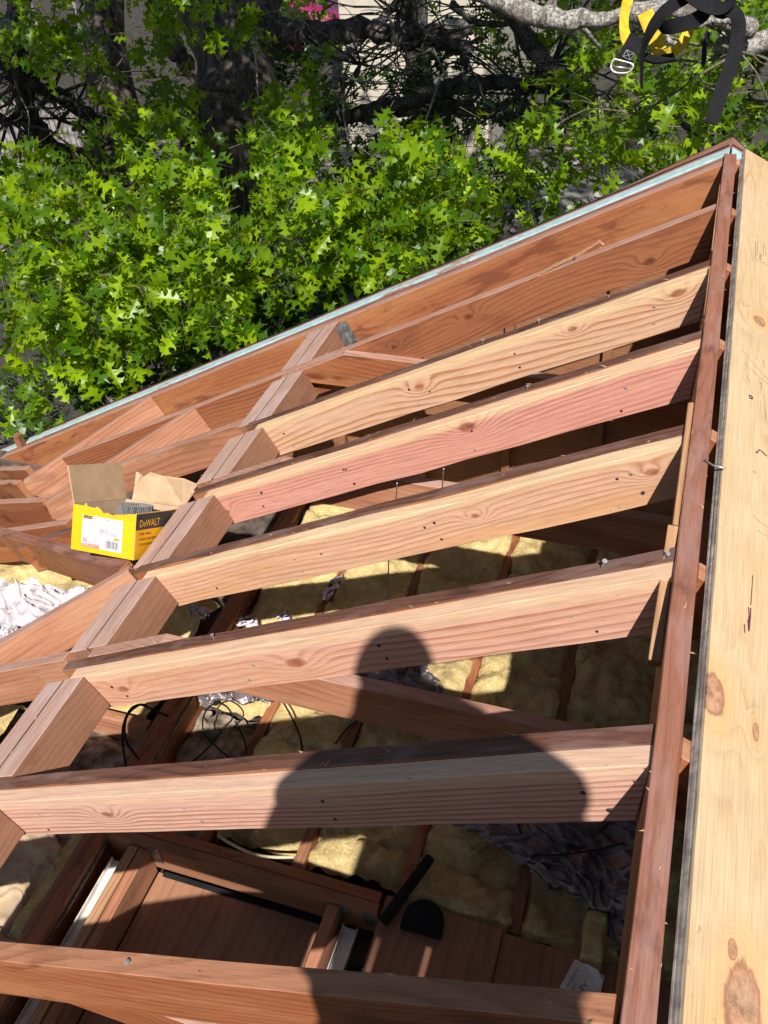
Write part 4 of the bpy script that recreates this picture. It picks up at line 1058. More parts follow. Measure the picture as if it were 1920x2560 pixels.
# ================================================================== HARNESS (hangs on the limb beyond the gable)
HS = 1.13
def atH(px, py, D): return atD(px, py, D * HS)
har = tag(empty('safety_harness', atH(1700, 60, 2.9)), 'black and yellow webbing safety harness draped over a lichen-covered limb', 'safety harness')
def strap(name, pts, w_, mat, side=None, th=.0022, k=6, twist=None, label=None):
    """pts: (px,py,D) centre line; the strap lies across `side`"""
    P = smooth_path([atH(*p) for p in pts], k); V, F = [], []; w_ = w_ * HS
    n = len(P)
    for i, p in enumerate(P):
        tt = (P[min(i + 1, n - 1)] - P[max(i - 1, 0)]).normalized()
        view = (p - CAM).normalized()
        sd = tt.cross(view).normalized(); nn = sd.cross(tt).normalized()
        an = float(np.interp(i / (n - 1), np.linspace(0, 1, len(twist)), twist)) if twist else 0.0
        s_ = sd * math.cos(an) + nn * math.sin(an); m_ = s_.cross(tt).normalized()
        for a_, c_ in ((-1, -1), (1, -1), (1, 1), (-1, 1)): V.append(p + s_ * w_ * .5 * a_ + m_ * th * .5 * c_)
    for i in range(n - 1):
        for q in range(4): F.append((4 * i + q, 4 * i + (q + 1) % 4, 4 * i + 4 + (q + 1) % 4, 4 * i + 4 + q))
    F.append((0, 3, 2, 1)); m = 4 * (n - 1); F.append((m, m + 1, m + 2, m + 3))
    o = from_py(name, V, F, mat, har)
    if label: o['label'] = label
    return o
W = .045
strap('black_strap', [(1815, 25, 2.80), (1842, 40, 2.80), (1845, 90, 2.82), (1828, 160, 2.84), (1800, 240, 2.85), (1777, 310, 2.86)], W, M_WEBK, twist=[.9, .5, .1, 0, 0, .1])
strap('black_strap', [(1768, 298, 2.85), (1777, 308, 2.85), (1786, 303, 2.85)], .01, M_WEBK)
strap('yellow_strap', [(1576, -20, 2.9), (1563, 25, 2.9), (1560, 65, 2.9), (1566, 95, 2.9), (1578, 112, 2.9)], .036, M_WEBY, twist=[.3, .6, .7, .3, 0])
strap('keeper_sleeve', [(1592, 90, 2.88), (1580, 112, 2.88), (1562, 145, 2.88)], .047, M_WEBK, th=.005)
strap('keeper_sleeve', [(1574, 122, 2.87), (1560, 148, 2.87)], .032, M_WEBK, th=.009)
strap('black_strap', [(1720, -10, 2.82), (1672, 20, 2.82), (1640, 55, 2.84), (1618, 95, 2.86), (1607, 130, 2.88), (1604, 180, 2.9), (1604, 222, 2.92)], .040, M_WEBK, twist=[0, .1, .4, .9, 1.2, 1.35, 1.4])
strap('black_strap', [(1765, 5, 2.84), (1758, 35, 2.82), (1725, 55, 2.82), (1680, 66, 2.84), (1645, 72, 2.88)], W, M_WEBK, twist=[.5, .2, 0, .2, .9])
strap('black_strap', [(1700, -30, 2.8), (1760, 12, 2.78), (1800, 20, 2.78), (1825, 0, 2.8), (1815, -25, 2.8)], W, M_WEBK, twist=[.8, .6, .6, .8, .9], th=.004)
strap('black_strap', [(1760, -30, 2.86), (1800, 30, 2.84), (1840, 10, 2.84)], W, M_WEBK, twist=[.3, .6, .4])
strap('yellow_strap', [(1612, 30, 3.0), (1632, 80, 3.0), (1650, 125, 3.0)], .05, M_WEBY, twist=[.2, 0, .3])
strap('yellow_strap', [(1725, 60, 3.0), (1716, 90, 3.0), (1698, 118, 3.0), (1680, 130, 3.0), (1655, 138, 2.98), (1630, 130, 2.98)], .036, M_WEBY, twist=[.2, .1, .4, .6, .2, .5])
strap('leg_pad', [(1610, 140, 2.98), (1640, 150, 2.96), (1685, 142, 2.96)], .03, M_WEBK, th=.010, twist=[.8, .8, .8])
strap('black_strap', [(1772, 80, 3.02), (1762, 115, 3.02), (1760, 145, 3.02), (1756, 165, 3.02)], .022, M_WEBK, twist=[.6, .9, .8, 1.0])
# stitching cross on the sleeve
P = [atH(1567, 125, 2.855), atH(1586, 134, 2.855), atH(1576, 150, 2.855), atH(1557, 141, 2.855)]
V, F = [], []
for a_, b_ in ((0, 1), (1, 2), (2, 3), (3, 0), (0, 2), (1, 3)): tube_geo([P[a_], P[b_]], .0007, 4, V=V, F=F)
from_py('stitching', V, F, M_THREAD, har)
# frame buckle
bc = [(1536, 148), (1575, 158), (1583, 165), (1580, 172), (1568, 182), (1540, 182), (1528, 172), (1529, 158), (1536, 148)]
V, F = [], []
P = smooth_path([atH(x, y, 2.84) for x, y in bc], 4); tube_geo(P, .0045, 8, V=V, F=F, closed=False)
tube_geo([atH(1530, 166, 2.84), atH(1579, 172, 2.84)], .0035, 8, V=V, F=F)
from_py('frame_buckle', V, F, M_BUCK, har, smooth=True)
P = smooth_path([atH(x, y, 2.86) for x, y in ((1825, 12), (1838, 4), (1836, -8), (1822, -12), (1812, -2), (1815, 10), (1825, 12))], 4)
V, F = [], []; tube_geo(P, .0035, 8, V=V, F=F, closed=False); from_py('steel_ring', V, F, M_BUCK, har, smooth=True)
# black mesh behind the harness
V, F = [], []
for i in range(15):
    a_ = atH(1560 + i * 4, 35, 3.08); b_ = atH(1570 + i * 4.2, 88, 3.08); tube_geo([a_, b_], .0011, 3, V=V, F=F)
for i in range(13):
    a_ = atH(1560 + i * .8, 35 + i * 4.2, 3.08); b_ = atH(1620 + i * .8, 37 + i * 4.2, 3.08); tube_geo([a_, b_], .0011, 3, V=V, F=F)
from_py('mesh_pocket', V, F, M_WEBK, har)

# ================================================================== TREES
def leaf_shape():
    """pin-oak leaf, x along the midrib, lobes in y; returns verts, tris (two sides of the midrib)"""
    st = [(0.0, 0.0), (.10, .035), (.20, .17), (.17, .30), (.26, .24), (.31, .10), (.37, .07), (.46, .27), (.40, .45), (.52, .36), (.60, .40), (.56, .26), (.60, .10), (.66, .07), (.74, .20), (.74, .32), (.82, .20), (.88, .14), (.86, .06), (1.0, 0.0)]
    return st
ST_ = leaf_shape()
def leaf_mesh(curl=.12, seed=0, simple_=False):
    r_ = random.Random(seed)
    V = []; F = []
    mids = [(.0, 0), (.20, 0), (.34, 0), (.50, 0), (.63, 0), (.78, 0), (1.0, 0)]
    def z(x, y): return -curl * (x - .3) ** 2 * 1.3 + .30 * abs(y) ** 1.2 * (1 + math.sin(seed * 2.3) * .8) + .05 * math.sin(x * 9 + seed * 2) * y * (1 if r_.random() > 2 else 1) - .5 * y * y * curl * 4
    def add(x, y): V.append((x, y, z(x, y))); return len(V) - 1
    for sg in (1, -1):
        j = r_.uniform(.9, 1.1)
        def p(i, dx=0):
            x, y = ST_[i]; return add(x + dx, sg * y * j)
        m = [add(*q) for q in mids]
        tri = []
        a1, a2, a3, a4, a5, a6 = p(1), p(2), p(3), p(4), p(5), p(6)
        b1, b2, b3, b4, b5, b6, b7 = p(7), p(8), p(9), p(10), p(11), p(12), p(13)
        c1, c2, c3, c4, c5, tip = p(14), p(15), p(16), p(17), p(18), m[6]
        tri += [(m[0], m[1], a1), (a1, m[1], a2), (m[1], a4, a2), (a2, a4, a3), (m[1], a5, a4), (m[1], m[2], a5), (m[2], a6, a5),
                (m[2], m[3], a6), (a6, m[3], b1), (m[3], b5, b1), (b1, b3, b2), (b1, b5, b3), (b3, b5, b4), (m[3], b6, b5), (m[3], m[4], b6), (m[4], b7, b6),
                (m[4], m[5], b7), (b7, m[5], c1), (c1, c3, c2), (c1, m[5], c3), (m[5], c5, c3), (c3, c5, c4), (m[5], m[6], c5)]
        if sg > 0: tri = [(a, c, b) for a, b, c in tri]
        F += tri
    # petiole
    n = len(V); V += [(0, .008, 0), (0, -.008, 0), (-.28, .004, .03), (-.28, -.004, .03)]; F += [(n, n + 1, n + 3), (n, n + 3, n + 2)]
    return V, F
LV = []
for sd in range(5):
    v, f = leaf_mesh((.05, .2, .38, .55, -.15)[sd], sd); LV.append((np.array(v), np.array(f)))
def leaf_objmesh(i, mat):
    me = bpy.data.meshes.new('leaf'); v, f = LV[i]; me.from_pydata(v.tolist(), [], f.tolist()); me.update(); me.materials.append(mat)
    at = me.attributes.new('tint', 'FLOAT', 'POINT'); at.data.foreach_set('value', np.full(len(v), .1 * i)); return me
def rand_blob(c, rx, ry, rz):
    while True:
        p = np.random.default_rng(int(rng.integers(1 << 30))).uniform(-1, 1, 3)
        if p @ p < 1: return c + CR * (p[0] * rx) + CU * (p[1] * ry) + _f * (p[2] * rz)
def grow(blobs, size=(.11, .20), per=(5, 8)):
    """clusters of leaves through each blob's volume: list of (pos, axis, normal, scale), twigs"""
    out, tw = [], []
    for bl in blobs:
        px, py, D, rx, ry, dz, n = bl[:7]
        c = atD(px, py, D); m = D / FPX
        nn_ = max(2, int(n * .58)); subs = [rand_blob(c, rx * m, ry * m, dz) for _ in range(max(1, nn_ // 5 + 1))]
        for _ in range(nn_):
            p = subs[int(rng.integers(len(subs)))] + Vector((rng.normal(), rng.normal(), rng.normal())) * .105
            hx_, hy_, hz_ = sees(p)
            if hz_ < 3.9 and 1480 < hx_ and hy_ < 200: continue          # the harness hangs clear of the leaves
            g = Vector((rng.normal() * .6, rng.normal() * .6 - .1, -.15 + rng.normal() * .35)).normalized()
            L = rng.uniform(.10, .22)
            tw.append((p - g * L, p + g * .03))
            for q in range(int(rng.integers(per[0], per[1]))):
                t_ = rng.uniform(0, 1) ** .7
                base = p - g * L * (1 - t_) * 1.1
                an = rng.uniform(0, 2 * math.pi)
                e1 = g.orthogonal().normalized(); e2 = g.cross(e1)
                rad = (e1 * math.cos(an) + e2 * math.sin(an))
                ax = (g * rng.uniform(.1, .9) + rad * rng.uniform(.5, 1.1) + Vector((0, 0, -rng.uniform(.05, .55)))).normalized()
                nr = (Vector((0.1, -.25, .9)) + Vector((rng.normal(), rng.normal(), rng.normal())) * .68).normalized()
                nr = (nr - ax * nr.dot(ax))
                if nr.length < .05: continue
                nr.normalize(); s_ = rng.uniform(*size) * (0.75 + .35 * rng.uniform())
                out.append((base + ax * s_ * .28, ax, nr, s_))
    return out, tw
def crown(tree, leaves, twigs, mat, nobj=280, tw_mat=None):
    # the largest leaves in view are parts of their own, the rest one part
    key = []
    for i, (p, a, n_, s_) in enumerate(leaves):
        x, y, z = sees(p)
        ins = -30 < x < 1950 and -30 < y < 1150 and z > 0
        key.append((-(s_ / z) if ins else 1, i))
    key.sort(); own = set(i for k_, i in key[:nobj] if k_ < 0)
    ms = [leaf_objmesh(i, mat) for i in range(5)]
    VV, FF, TT = [], [], []; nv = 0
    for i, (p, a, n_, s_) in enumerate(leaves):
        b_ = n_.cross(a); k = i % 5
        wv = .74 + .2 * ((i * 37) % 10) / 10
        if i in own:
            o = bpy.data.objects.new('leaf', ms[k]); COL.objects.link(o); o.parent = tree
            o.matrix_parent_inverse = Matrix.Translation(tree.location).inverted()
            o.matrix_basis = Matrix(((a.x * s_, b_.x * s_ * wv, n_.x * s_, p.x), (a.y * s_, b_.y * s_ * wv, n_.y * s_, p.y), (a.z * s_, b_.z * s_ * wv, n_.z * s_, p.z), (0, 0, 0, 1)))
        else:
            v, f = LV[k]
            M = np.array(((a.x, b_.x * wv, n_.x), (a.y, b_.y * wv, n_.y), (a.z, b_.z * wv, n_.z))) * s_
            VV.append(v @ M.T + np.array(p)); FF.append(f + nv); TT.append(np.full(len(v), rng.uniform())); nv += len(v)
    V = np.concatenate(VV).astype(np.float32); F = np.concatenate(FF).astype(np.int32); T = np.concatenate(TT).astype(np.float32)
    me = bpy.data.meshes.new('leaves'); me.vertices.add(len(V)); me.vertices.foreach_set('co', V.ravel())
    me.loops.add(len(F) * 3); me.loops.foreach_set('vertex_index', F.ravel()); me.polygons.add(len(F))
    me.polygons.foreach_set('loop_start', np.arange(0, len(F) * 3, 3, dtype=np.int32)); me.polygons.foreach_set('loop_total', np.full(len(F), 3, dtype=np.int32))
    me.update(); at = me.attributes.new('tint', 'FLOAT', 'POINT'); at.data.foreach_set('value', T)
    o = addmesh('leaves', me, mat, tree); o['kind'] = 'stuff'
    V, F = [], []
    for a, b_ in twigs: tube_geo([a, (a + b_) * .5 + Vector((0, 0, .006)), b_], [.0022, .0016, .001], 3, V=V, F=F, closed=False)
    o = from_py('twigs', V, F, tw_mat or M_TWIG, tree); o['kind'] = 'stuff'
    return nv
def trunk_mesh(name, tree, pts, rad, mat, seg=20, wob=.16, k=10):
    return tube(name, tree, pts, rad, mat, seg, wob, k)
GZ = -5.4
def branchlets(tree, root_pts, n, spread, rad, mat, name='branch', seed=0, length=(.6, 1.6)):
    """bare crooked side branches joined into one part"""
    r_ = random.Random(seed); V, F = [], []
    for _ in range(n):
        i = r_.randrange(len(root_pts)); p = Vector(root_pts[i]); d = Vector((r_.uniform(-1, 1), r_.uniform(-.6, .6), r_.uniform(-.7, .7))).normalized()
        P = [p]; L = r_.uniform(*length); m = 6
        for j in range(m):
            d = (d + Vector((r_.uniform(-1, 1), r_.uniform(-1, 1), r_.uniform(-1, 1))) * .33).normalized(); P.append(P[-1] + d * L / m)
        tube_geo(P, lerp_list([rad * r_.uniform(.6, 1.2), rad * .2], len(P)), 6, V=V, F=F)
        for q in range(2):
            jx = r_.randrange(2, m); P2 = [P[jx]]; d2 = (d + Vector((r_.uniform(-1, 1), r_.uniform(-1, 1), r_.uniform(-1, 1)))).normalized()
            for j in range(4): d2 = (d2 + Vector((r_.uniform(-1, 1), r_.uniform(-1, 1), r_.uniform(-1, 1))) * .4).normalized(); P2.append(P2[-1] + d2 * L * .11)
            tube_geo(P2, lerp_list([rad * .4, rad * .1], len(P2)), 5, V=V, F=F)
    o = from_py(name, V, F, mat, tree, smooth=True); o['kind'] = 'stuff'; return o

# --- tree A: broken pale trunk at the left
tA = tag(empty('oak_tree', (atD(265, 300, 9).x, atD(265, 300, 9).y, GZ)), 'oak at the left with a pale weathered trunk edge and low leafy shoots', 'tree')
a = atD(255, -200, 8.6); b_ = atD(262, 60, 8.8); c = atD(280, 280, 9.0); d = atD(300, 520, 9.3)
trunk_mesh('trunk', tA, [a, b_, c, d, (d.x, d.y, GZ)], [.17, .20, .24, .28, .34], M_BARK)
trunk_mesh('branch', tA, [atD(60, -60, 7), atD(30, 60, 7.2), atD(45, 180, 7.6), atD(90, 330, 8.4), atD(200, 420, 9.0)], [.05, .07, .09, .11, .14], M_BARKD, 12, .3)
trunk_mesh('branch', tA, [atD(-60, 110, 7), atD(60, 200, 7.4), atD(150, 240, 8.0), atD(240, 300, 9)], [.03, .05, .06, .07], M_BARKD, 10, .3)
trunk_mesh('branch', tA, [atD(-40, 40, 6.8), atD(30, 80, 7), atD(70, 100, 7.2), atD(100, 160, 7.6)], [.03, .035, .035, .02], M_LICH, 10, .3)
branchlets(tA, [atD(60, 200, 7.4), atD(120, 240, 7.8), atD(40, 120, 7.2), atD(150, 300, 8.4), atD(20, 300, 7.8)], 46, 1, .018, M_BARKD, seed=2)
LA, TA = grow([(130, 40, 5.6, 130, 60, .3, 34), (20, 60, 6.4, 40, 60, .3, 8), (210, 90, 6.0, 50, 40, .3, 8), (40, 455, 5.8, 90, 60, .4, 20), (150, 520, 5.8, 130, 80, .5, 34), (60, 620, 5.4, 110, 100, .5, 40), (240, 620, 5.3, 150, 120, .5, 60),
               (120, 760, 5.3, 150, 90, .4, 42), (290, 800, 5.2, 130, 80, .4, 44), (90, 880, 5.8, 140, 90, .5, 26), (230, 910, 5.2, 90, 90, .4, 28), (170, 1010, 5.4, 60, 40, .3, 10), (-220, 480, 5.8, 200, 140, .5, 44), (-220, 780, 5.4, 200, 180, .5, 50), (-200, 1040, 5.2, 160, 70, .4, 24), (150, 440, 7.4, 130, 80, .6, 26), (330, 320, 7.6, 60, 60, .4, 16)])
crown(tA, LA, TA, M_LEAF)
# --- tree B: big dark trunk
tB = tag(empty('oak_tree', (atD(560, 320, 8.2).x, atD(560, 320, 8.2).y, GZ)), 'big oak with a thick dark double trunk and a snapped stub, behind the leaves', 'tree')
trunk_mesh('trunk', tB, [atD(560, -260, 8.2), atD(545, -40, 8.2), atD(560, 120, 8.2), atD(575, 260, 8.2), atD(570, 420, 8.4), Vector((atD(570, 560, 8.6).x, atD(570, 560, 8.6).y, GZ))], [.36, .38, .36, .30, .34, .44], M_BARK, 28, .22)
trunk_mesh('trunk', tB, [atD(690, -200, 8.0), atD(652, -20, 8.0), atD(640, 120, 8.0), atD(632, 260, 8.1), atD(620, 330, 8.2)], [.17, .19, .20, .20, .18], M_BARK, 20, .2)
trunk_mesh('branch', tB, [atD(650, 60, 8.0), atD(700, 78, 7.9), atD(800, 80, 7.6), atD(930, 78, 7.4), atD(1080, 92, 7.2), atD(1150, 115, 7.1), atD(1165, 150, 7.1)], [.16, .11, .085, .085, .09, .08, .04], M_BARK, 14, .35)
trunk_mesh('branch', tB, [atD(1175, 68, 7.3), atD(1110, 74, 7.2), atD(1020, 86, 7.3)], [.05, .08, .05], M_LICH, 12, .3)
trunk_mesh('branch', tB, [atD(410, 60, 7.4), atD(430, 110, 7.2), atD(455, 150, 7.1), atD(470, 172, 7.0)], [.10, .075, .06, .05], M_BARK, 12, .4)
V, F = [], []
e0 = atD(455, 150, 7.1); e1 = atD(487, 198, 6.95)
for i in range(16):
    o_ = (CR * random.uniform(-.04, .04) + CU * random.uniform(-.03, .03)); tube_geo([e0 + o_, e0 + o_ * 1.05 + (e1 - e0) * random.uniform(.7, 1.1)], [.016, .003], 5, V=V, F=F)
from_py('snapped_end', V, F, M_HEART, tB)
trunk_mesh('branch', tB, [atD(740, 330, 7.6), atD(900, 285, 7.2), atD(1010, 258, 7), atD(1130, 215, 6.8), atD(1250, 208, 6.6), atD(1420, 228, 6.5), atD(1560, 250, 6.6)], [.05, .055, .06, .055, .05, .04, .03], M_BARKD, 12, .35)
trunk_mesh('branch', tB, [atD(860, 300, 7.4), atD(960, 270, 7.2), atD(1010, 262, 7.1)], [.05, .06, .05], M_BARK, 12, .35)
trunk_mesh('branch', tB, [atD(950, 285, 7.3), atD(1080, 272, 7.2), atD(1180, 268, 7.0)], [.03, .04, .04], M_BARK, 12, .35)
trunk_mesh('branch', tB, [atD(1000, 0, 7.8), atD(940, 60, 7.6), atD(880, 120, 7.4), atD(845, 160, 7.3), atD(838, 220, 7.3)], [.035, .035, .035, .035, .03], M_LICH, 8, .3)
trunk_mesh('branch', tB, [atD(845, 150, 7.3), atD(880, 142, 7.3), atD(915, 148, 7.3)], [.02, .018, .01], M_LICH, 8, .3)
trunk_mesh('branch', tB, [atD(1130, 10, 6.4), atD(1180, 50, 6.3), atD(1230, 60, 6.2), atD(1330, 58, 6.1)], [.03, .025, .02, .015], M_BARKD, 8, .3)
trunk_mesh('branch', tB, [atD(1200, -30, 6.2), atD(1290, 60, 6.0), atD(1350, 145, 5.9), atD(1430, 200, 5.8), atD(1490, 240, 5.8), atD(1560, 320, 5.8), atD(1610, 400, 6)], [.05, .05, .05, .045, .04, .05, .05], M_BARKD, 12, .35)
branchlets(tB, [atD(1040, 100, 7), atD(1140, 120, 6.9), atD(1250, 200, 6.6), atD(1100, 240, 6.9), atD(900, 160, 7.2), atD(1330, 220, 6.4), atD(1000, 30, 7), atD(1380, 160, 6)], 90, 1, .014, M_BARKD, seed=5, length=(.4, 1.3))
branchlets(tB, [atD(900, 130, 7.1), atD(1080, 120, 6.7), atD(860, 190, 7.0)], 16, 1, .010, M_LICH, 'branch', seed=6, length=(.3, .8))
for (p0, p1, p2) in (((1100, 198), (1082, 250), (1052, 335)), ((1200, 210), (1215, 255), (1260, 277)), ((632, 90), (640, 160), (646, 258))):
    tube('branch', tB, [atD(*p0, 6.4), atD(*p1, 6.4), atD(*p2, 6.4)], [.010, .009, .004], M_LICH, 6, .2)
LB, TB = grow([(420, 15, 5.8, 110, 40, .3, 26), (560, 20, 5.8, 40, 40, .2, 8), (880, 520, 4.9, 70, 50, .25, 16), (1060, 500, 4.9, 60, 60, .25, 14), (500, 10, 6.6, 70, 20, .3, 8), (370, 190, 7.2, 45, 90, .3, 22), (430, 330, 7.0, 80, 90, .4, 34), (350, 440, 6.4, 110, 80, .5, 36), (470, 480, 6.2, 120, 80, .5, 40), (420, 600, 5.4, 140, 90, .5, 50), (560, 640, 5.2, 130, 90, .5, 46),
               (520, 760, 5.0, 130, 60, .4, 26), (650, 560, 5.6, 90, 110, .5, 36), (700, 420, 6.0, 90, 120, .5, 38), (790, 330, 6.4, 110, 90, .5, 34), (820, 480, 5.6, 100, 100, .5, 44), (760, 640, 5.2, 90, 70, .4, 22), (300, 980, 5.5, 60, 30, .3, 5), (470, 860, 6.4, 90, 60, .4, 10), (720, 290, 6.8, 70, 60, .3, 18), (640, 380, 6.6, 70, 60, .3, 18), (840, 240, 7.0, 60, 50, .3, 10), (330, 90, 6.6, 60, 50, .3, 12), (640, 50, 9.0, 60, 60, .4, 10), (800, 40, 9.5, 90, 60, .5, 22)])
crown(tB, LB, TB, M_LEAF)
# --- tree C: limb with the harness, leaves at the right
tC = tag(empty('oak_tree', (3.4, 5.2, GZ)), 'oak whose lichen-covered limb crosses the top right and carries the harness', 'tree')
trunk_mesh('trunk', tC, [(3.4, 5.2, GZ), (3.35, 5.1, -2), (3.1, 4.9, 1.2), (2.6, 4.6, 3.2)], [.3, .26, .2, .16], M_BARK)
limb = [Vector((3.2, 5.0, 0.6)), Vector((1.9, 3.9, .75)), atD(1915, 100, 3.73), atD(1862, 72, 3.62), atD(1790, 42, 3.56), atD(1690, 20, 3.53), atD(1600, 30, 3.53), atD(1500, 52, 3.53), atD(1430, 50, 3.56), atD(1370, 44, 3.62), atD(1300, 20, 3.67), atD(1230, -10, 3.73), atD(1120, -60, 3.95)]
trunk_mesh('limb', tC, limb, [.09, .07, .037, .037, .039, .038, .037, .035, .036, .036, .036, .038, .04], M_LICH, 14, .35, k=8)
trunk_mesh('branch', tC, [atD(1440, 55, 3.84), atD(1470, 85, 3.95), atD(1500, 120, 4.07)], [.014, .011, .008], M_LICH, 8, .3)
trunk_mesh('branch', tC, [atD(1370, 60, 4.29), atD(1400, 70, 4.29), atD(1450, 105, 4.41)], [.012, .011, .01], M_LICH, 8, .3)
trunk_mesh('branch', tC, [atD(1855, 75, 3.62), atD(1840, 55, 3.50), atD(1780, 50, 3.45), atD(1740, 70, 3.39)], [.02, .016, .014, .006], M_LICH, 8, .3)
trunk_mesh('branch', tC, [atD(1640, 70, 3.50), atD(1665, 85, 3.50), atD(1672, 100, 3.50), atD(1690, 110, 3.48), atD(1720, 118, 3.45)], [.009, .009, .008, .007, .006], M_LICH, 8, .3)
trunk_mesh('branch', tC, [Vector((3.3, 5.2, -1)), atD(1900, 420, 5.2), atD(1740, 330, 4.4), atD(1650, 270, 4.0)], [.06, .03, .014, .006], M_BARKD, 8, .3)
branchlets(tC, [atD(1850, 130, 3.6), atD(1880, 250, 4.2), atD(1600, 300, 4.4), atD(1500, 250, 4.6)], 20, 1, .007, M_TWIG, seed=9, length=(.2, .6))
LC, TC = grow([(1690, 205, 3.5, 45, 60, .15, 6), (1700, 280, 3.4, 60, 70, .2, 9), (1600, 320, 3.9, 60, 50, .2, 9), (1660, 350, 3.8, 60, 40, .2, 9), (1500, 330, 5.0, 70, 60, .4, 14), (1400, 300, 5.4, 80, 60, .4, 14), (1200, 130, 6.6, 70, 60, .4, 10), (1500, 60, 5.6, 90, 50, .4, 14), (1630, 190, 4.6, 70, 50, .3, 12), (1760, 210, 4.4, 60, 60, .3, 12), (1840, 190, 4.3, 90, 100, .4, 26), (1880, 330, 4.3, 80, 70, .4, 24), (1780, 330, 4.6, 90, 50, .3, 20), (1880, 40, 4.8, 60, 50, .3, 12),
               (1560, 110, 5.6, 110, 70, .4, 24), (1700, 120, 5.2, 90, 60, .4, 18), (1440, 100, 6.0, 90, 70, .4, 18), (1500, 200, 5.6, 80, 60, .4, 16), (1330, 390, 4.5, 70, 70, .3, 20), (1380, 470, 4.5, 60, 70, .3, 18), (1300, 500, 4.8, 90, 60, .3, 16), (1240, 380, 6.2, 70, 60, .4, 8), (1560, 400, 5.0, 80, 30, .3, 10)], size=(.095, .14), per=(5, 8))
crown(tC, LC, TC, M_LEAF)
# --- tree D: leafy oak behind the middle of the gable
tD = tag(empty('oak_tree', (-1.0, 6.2, GZ)), 'leafy oak sapling behind the middle of the blue gable edge', 'tree')
trunk_mesh('trunk', tD, [(-1.0, 6.2, GZ), (-1.05, 6.1, -4), (-1.1, 5.9, -2.6), atD(1000, 600, 6.0)], [.09, .08, .05, .03], M_BARKD, 10, .3)
trunk_mesh('branch', tD, [(-1.05, 6.1, -3.6), atD(1150, 640, 5.6), atD(1200, 560, 5.2)], [.05, .03, .012], M_BARKD, 8, .3)
trunk_mesh('branch', tD, [atD(660, 350, 6.4), atD(668, 430, 6.3), atD(680, 460, 6.3)], [.04, .035, .03], M_BARK, 8, .3)
LD, TD = grow([(1000, 440, 5.8, 110, 100, .5, 40), (900, 560, 5.4, 100, 80, .4, 36), (1010, 560, 5.0, 100, 70, .4, 34), (930, 660, 5.0, 90, 60, .4, 26), (1080, 640, 4.8, 90, 40, .3, 18), (1150, 560, 5.0, 90, 60, .3, 24), (1050, 330, 6.6, 100, 60, .4, 20), (1180, 470, 6.2, 80, 60, .4, 10), (1200, 610, 4.7, 60, 30, .3, 9), (930, 380, 6.4, 80, 60, .4, 18)])
crown(tD, LD, TD, M_LEAF)
# --- deep, shaded understorey behind everything
tE = tag(empty('oak_tree', (-3.0, 9.5, GZ)), 'darker oak growth filling the shade behind the other trees', 'tree')
trunk_mesh('trunk', tE, [(-3.0, 9.5, GZ), (-3.1, 9.4, -2.5), (-3.3, 9.2, .5), (-3.4, 9, 3)], [.16, .14, .12, .1], M_BARKD, 12, .3)
LE, TE = grow([(150, 600, 8, 260, 260, .8, 60), (500, 650, 8, 260, 200, .8, 60), (850, 620, 7.6, 260, 220, .8, 60), (1200, 350, 8.6, 260, 200, .8, 40), (1550, 220, 8, 260, 200, .8, 60), (1250, 80, 9, 150, 80, .5, 22), (300, 900, 7.4, 300, 120, .6, 50), (1800, 200, 7, 200, 220, .6, 60), (700, 820, 7.0, 200, 90, .5, 22), (1000, 180, 9, 120, 90, .6, 12), (1300, 600, 7.0, 200, 120, .5, 30), (750, 250, 9.0, 100, 120, .5, 16), (1100, 380, 10.5, 260, 120, .6, 50), (800, 330, 10.0, 160, 120, .6, 30), (100, 300, 10.0, 160, 80, .6, 20), (300, 150, 11, 200, 120, .8, 50), (680, 60, 10, 90, 100, .6, 24), (1080, 60, 9, 120, 90, .6, 24), (820, 150, 11, 180, 120, .8, 46), (1150, 330, 9.5, 200, 90, .8, 50), (1350, 60, 10, 160, 120, .8, 44), (1330, 300, 8.5, 130, 120, .6, 40), (1000, 300, 8.5, 160, 80, .5, 36), (1600, 90, 9, 200, 120, .6, 50), (1850, 60, 8, 160, 100, .5, 36), (60, 120, 10, 120, 140, .6, 30), (-250, 500, 7, 250, 260, .8, 60), (-250, 850, 6.6, 250, 160, .6, 50), (450, 830, 6.5, 130, 70, .3, 44), (300, 930, 6.2, 110, 60, .3, 34), (650, 770, 6.4, 120, 60, .3, 44), (850, 700, 6.2, 120, 60, .3, 40), (150, 980, 6.4, 120, 50, .3, 24), (60, 680, 6.6, 120, 80, .3, 30), (1050, 620, 6.0, 120, 50, .3, 30)])
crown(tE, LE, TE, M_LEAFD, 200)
# unseen upper crown, added above the picture to shade the trunks and ground
def canopy(tree, blobs, sz):
    tF = []
    for (cx, cy, cz, r_, n) in blobs:
        for _ in range(n):
            v = Vector((rng.normal(), rng.normal(), rng.normal() * .7)).normalized() * r_ * rng.uniform(.1, 1) ** .45 + Vector((cx, cy, cz))
            x_, y_, z_ = sees(v)
            if z_ > 0 and -150 < x_ < 2070 and y_ > -120: continue
            for q in range(6):
                ax = Vector((rng.normal(), rng.normal(), rng.normal() * .4 - .2)).normalized(); nr = Vector((rng.normal() * .4, rng.normal() * .4, 1)).normalized(); nr = (nr - ax * nr.dot(ax)).normalized()
                tF.append((v + ax * .08, ax, nr, rng.uniform(*sz)))
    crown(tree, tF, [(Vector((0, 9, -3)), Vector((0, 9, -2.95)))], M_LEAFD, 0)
canopy(tB, ((-4.6, 5.4, 2.4, 1.3, 170), (-3.0, 5.6, 2.2, 1.1, 120), (-2.0, 6.4, 2.2, 1.0, 110), (-5.8, 5.0, 2.6, 1.1, 110), (-1.0, 6.2, 1.9, .9, 80)), (.15, .20))
